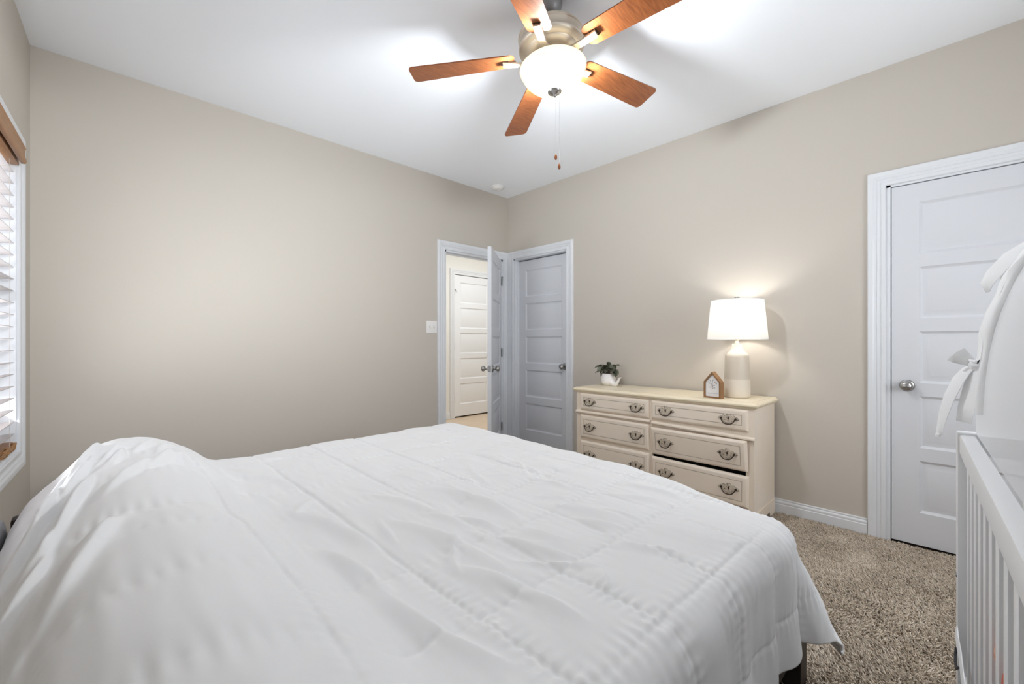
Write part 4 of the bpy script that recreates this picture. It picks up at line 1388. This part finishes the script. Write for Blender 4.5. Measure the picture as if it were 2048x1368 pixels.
# ribbon strips as thin solids
def strip(pts, wid, nrm_, name, parent, th_=0.002, m='ribbon'):
    pts = [Vector(p) for p in pts]
    nn = Vector(nrm_).normalized()
    vs, fs = [], []
    for i, p in enumerate(pts):
        t = (pts[min(i + 1, len(pts) - 1)] - pts[max(i - 1, 0)]).normalized()
        s = t.cross(nn).normalized()
        w_ = wid[i] if isinstance(wid, (list, tuple)) else wid
        c = nn * th_
        mid = nn * (0.18 * w_ * (1 if i % 2 else 0.4))
        vs += [tuple(p - s * w_), tuple(p + mid), tuple(p + s * w_), tuple(p + s * w_ - c), tuple(p + mid - c), tuple(p - s * w_ - c)]
    for i in range(len(pts) - 1):
        for k in range(6):
            e = (k + 1) % 6
            fs.append((i * 6 + k, i * 6 + e, i * 6 + 6 + e, i * 6 + 6 + k))
    e = (len(pts) - 1) * 6
    fs += [(0, 1, 4, 5), (1, 2, 3, 4), (e, e + 5, e + 4, e + 1), (e + 1, e + 4, e + 3, e + 2)]
    return MB().add(vs, fs, m).build(name, parent, smooth=60)
def A3(x, t, off=0.0):
    y, z = arch(t)
    return Vector((x, y - off, z))
kn = A3(0.03, 0.072, 0.012)
mb = MB()
bm = bmesh.new()
bmesh.ops.create_icosphere(bm, subdivisions=3, radius=1)
for v in bm.verts:
    v.co = Vector((v.co.x * 0.017, v.co.y * 0.012, v.co.z * 0.014)) * (1 + 0.12 * math.sin(v.co.x * 9 + v.co.z * 7))
mb.bm(bm, 'ribbon', T_(kn))
mb.tube([tuple(kn + Vector((-0.02, -0.004, 0.012))), tuple(kn + Vector((-0.004, -0.012, 0.014))), tuple(kn + Vector((0.016, 0.002, 0.010)))], [0.003, 0.0045, 0.003], 'ribbon', 8)
knot = mb.build('bow_knot', tn, smooth=60)
# upstanding bow loop and the two tails
strip([kn, kn + Vector((0, -0.012, 0.012)), kn + Vector((0.004, -0.026, 0.022)), kn + Vector((0.0, -0.034, 0.030))], [0.006, 0.014, 0.020, 0.024], (0.8, -0.7, 0.7), 'bow_loop', knot)
strip([kn, kn + Vector((0, -0.014, -0.012)), kn + Vector((0.0, -0.030, -0.040)), kn + Vector((0.0, -0.046, -0.085)), kn + Vector((0.0, -0.058, -0.135)), kn + Vector((0, -0.064, -0.172)), kn + Vector((0, -0.066, -0.190))],
      [0.007, 0.014, 0.017, 0.016, 0.013, 0.009, 0.009], (0.8, -0.8, 0.75), 'bow_tail', knot)
strip([kn, kn + Vector((0.01, 0.000, -0.02)), kn + Vector((0.012, -0.008, -0.06)), kn + Vector((0.012, -0.016, -0.11)), kn + Vector((0.012, -0.020, -0.150))],
      [0.008, 0.016, 0.020, 0.021, 0.020], (0.8, -0.8, 0.75), 'bow_tail', knot)
MB().lathe([(0, 0), (0.006, 0.001), (0.0065, 0.006), (0.005, 0.010), (0, 0.011)], 'ribbon', 12, T_(kn + Vector((0, -0.067, -0.198)))).build('bow_bead', knot, smooth=60)
MB().tube([tuple(kn + Vector((0.012, 0.012, 0.016))), tuple(kn + Vector((0.010, 0.004, 0.008))), tuple(kn + Vector((0.012, 0.010, -0.016)))], 0.0028, 'black', 8).build('hook', tn, smooth=60)
# loose flap of fabric hanging from the pole higher up
f0, f1 = A3(0.01, 0.29, 0.008), A3(0.01, 0.20, 0.006)
strip([f0, f0.lerp(f1, 0.35) + Vector((0, -0.020, 0.004)), f0.lerp(f1, 0.7) + Vector((0, -0.030, 0.0)), f1 + Vector((0.0, -0.028, 0.004)), f1 + Vector((0, -0.026, -0.018))],
      [0.016, 0.022, 0.022, 0.016, 0.004], (0.8, -0.7, 0.7), 'sleeve_flap', tn)
# tie strap low on the crib front with its black clip
st = strip([Vector((0.035, -0.0035, 0.381 - CH)), Vector((0.09, -0.004, 0.379 - CH)), Vector((0.16, -0.003, 0.376 - CH)), Vector((0.25, -0.004, 0.373 - CH)), Vector((0.34, -0.003, 0.369 - CH))], 0.011, (0, -1, 0.15), 'tie_strap', tn)
MB().tube([(0.070, -0.0035, 0.350 - CH), (0.078, -0.006, 0.338 - CH), (0.095, -0.007, 0.325 - CH), (0.115, -0.006, 0.318 - CH), (0.124, -0.0035, 0.328 - CH)], 0.003, 'black', 8).build('strap_clip', tn, smooth=60)

# soft cloth toy sitting in the crib behind the slats
Mc = Matrix.Translation(P0) @ Matrix.Rotation(PI + CR, 4, 'Z')
ty = thing('cloth_toy', 'coral and maroon cloth toy in the crib, its hands poking between the slats', 'toy', tuple(Mc @ Vector((0.635, 0.088, 0.398))), (0, 0, PI + CR))
def blob(mb, c, s, m, n=24):
    bm = bmesh.new()
    bmesh.ops.create_uvsphere(bm, u_segments=n, v_segments=16, radius=1)
    for v in bm.verts:
        v.co = Vector((c[0] + v.co.x * s[0], c[1] + v.co.y * s[1], c[2] + v.co.z * s[2]))
    mb.bm(bm, m)
mb = MB()
mb.lathe([(0.0, 0.0), (0.045, 0.0), (0.056, 0.02), (0.054, 0.07), (0.042, 0.12), (0.028, 0.145), (0.0, 0.15)], 'maroon', 28)
mb.build('body', ty, smooth=60)
mb = MB()
blob(mb, (0, 0, 0.195), (0.050, 0.046, 0.054), 'coral')
for s in (-1, 1):
    blob(mb, (s * 0.036, 0, 0.238), (0.016, 0.010, 0.020), 'coral')
mb.build('toy_head', ty, smooth=60)
for s, m in ((-1, 'coral'), (1, 'maroon')):
    MB().tube([(s * 0.030, -0.005, 0.125), (s * 0.042, -0.035, 0.150), (s * 0.0435, -0.058, 0.180), (s * 0.0435, -0.062, 0.206)], [0.013, 0.012, 0.010, 0.009], m, 12).build('arm', ty, smooth=60)
    mb = MB()
    blob(mb, (s * 0.0435, -0.0665, 0.222), (0.010, 0.008, 0.024), 'coral')
    mb.build('hand', ty, smooth=60)
    MB().tube([(s * 0.026, -0.02, 0.020), (s * 0.030, -0.036, 0.018), (s * 0.032, -0.044, 0.024)], [0.014, 0.014, 0.013], 'coral', 12).build('leg', ty, smooth=60)

# ------------------------------------------------------------------ carpet pile
rng = np.random.default_rng(3)
def pile(x0, x1_, y0, y1_, dens):
    n = int((x1_ - x0) * (y1_ - y0) * dens)
    return np.stack([rng.uniform(x0, x1_, n), rng.uniform(y0, y1_, n)], 1)
pts = np.concatenate([pile(-1.72, -0.016, -4.28, -2.35, 42000), pile(-1.72, -0.016, -2.35, -0.02, 32000), pile(-3.5, -1.72, -4.28, -3.12, 12000)])
keep = ~((pts[:, 0] > -0.46) & (pts[:, 1] < -1.28) & (pts[:, 1] > -2.63))
keep &= ~((pts[:, 0] > -0.0) | ((pts[:, 0] < -1.56) & (pts[:, 1] > -3.02)))
pts = pts[keep]
n = len(pts)
hgt = rng.uniform(0.012, 0.021, n)
rad = rng.uniform(0.0026, 0.0046, n)
dirn = 2 * PI * 1.3 * fbm(pts[:, 0] * 5, pts[:, 1] * 5, 201, 3) + rng.normal(0, 0.9, n) + 2.2
leanm = rng.uniform(0.2, 1.0, n) * hgt * 0.95
phs = rng.uniform(0, 2 * PI, n)
V = np.zeros((n, 7, 3))
for k in range(3):
    a = phs + k * 2 * PI / 3
    V[:, k, 0] = pts[:, 0] + rad * np.cos(a); V[:, k, 1] = pts[:, 1] + rad * np.sin(a); V[:, k, 2] = 0.0005
    V[:, 3 + k, 0] = pts[:, 0] + rad * 0.95 * np.cos(a + 0.5) + leanm * 0.35 * np.cos(dirn)
    V[:, 3 + k, 1] = pts[:, 1] + rad * 0.95 * np.sin(a + 0.5) + leanm * 0.35 * np.sin(dirn)
    V[:, 3 + k, 2] = hgt * 0.6
V[:, 6, 0] = pts[:, 0] + leanm * np.cos(dirn); V[:, 6, 1] = pts[:, 1] + leanm * np.sin(dirn); V[:, 6, 2] = hgt
tri = []
for k in range(3):
    e = (k + 1) % 3
    tri += [(k, e, 3 + e), (k, 3 + e, 3 + k), (3 + k, 3 + e, 6)]
tri = np.array(tri)
F_ = (np.arange(n)[:, None, None] * 7 + tri[None]).reshape(-1, 3)
cp = npmesh('carpet_pile', V.reshape(-1, 3), F_, 'carpet', smooth=True)
val = np.clip(0.5 + rng.normal(0, 0.24, n) + 0.5 * fbm(pts[:, 0] * 9, pts[:, 1] * 9, 221, 3), 0, 1)
at = cp.data.attributes.new('tuft', 'FLOAT', 'POINT')
if len(at.data) == n * 7:
    at.data.foreach_set('value', np.repeat(val, 7).astype(np.float32))
tag(cp, 'brown and tan shaggy carpet pile covering the bedroom floor', 'carpet', kind='stuff')
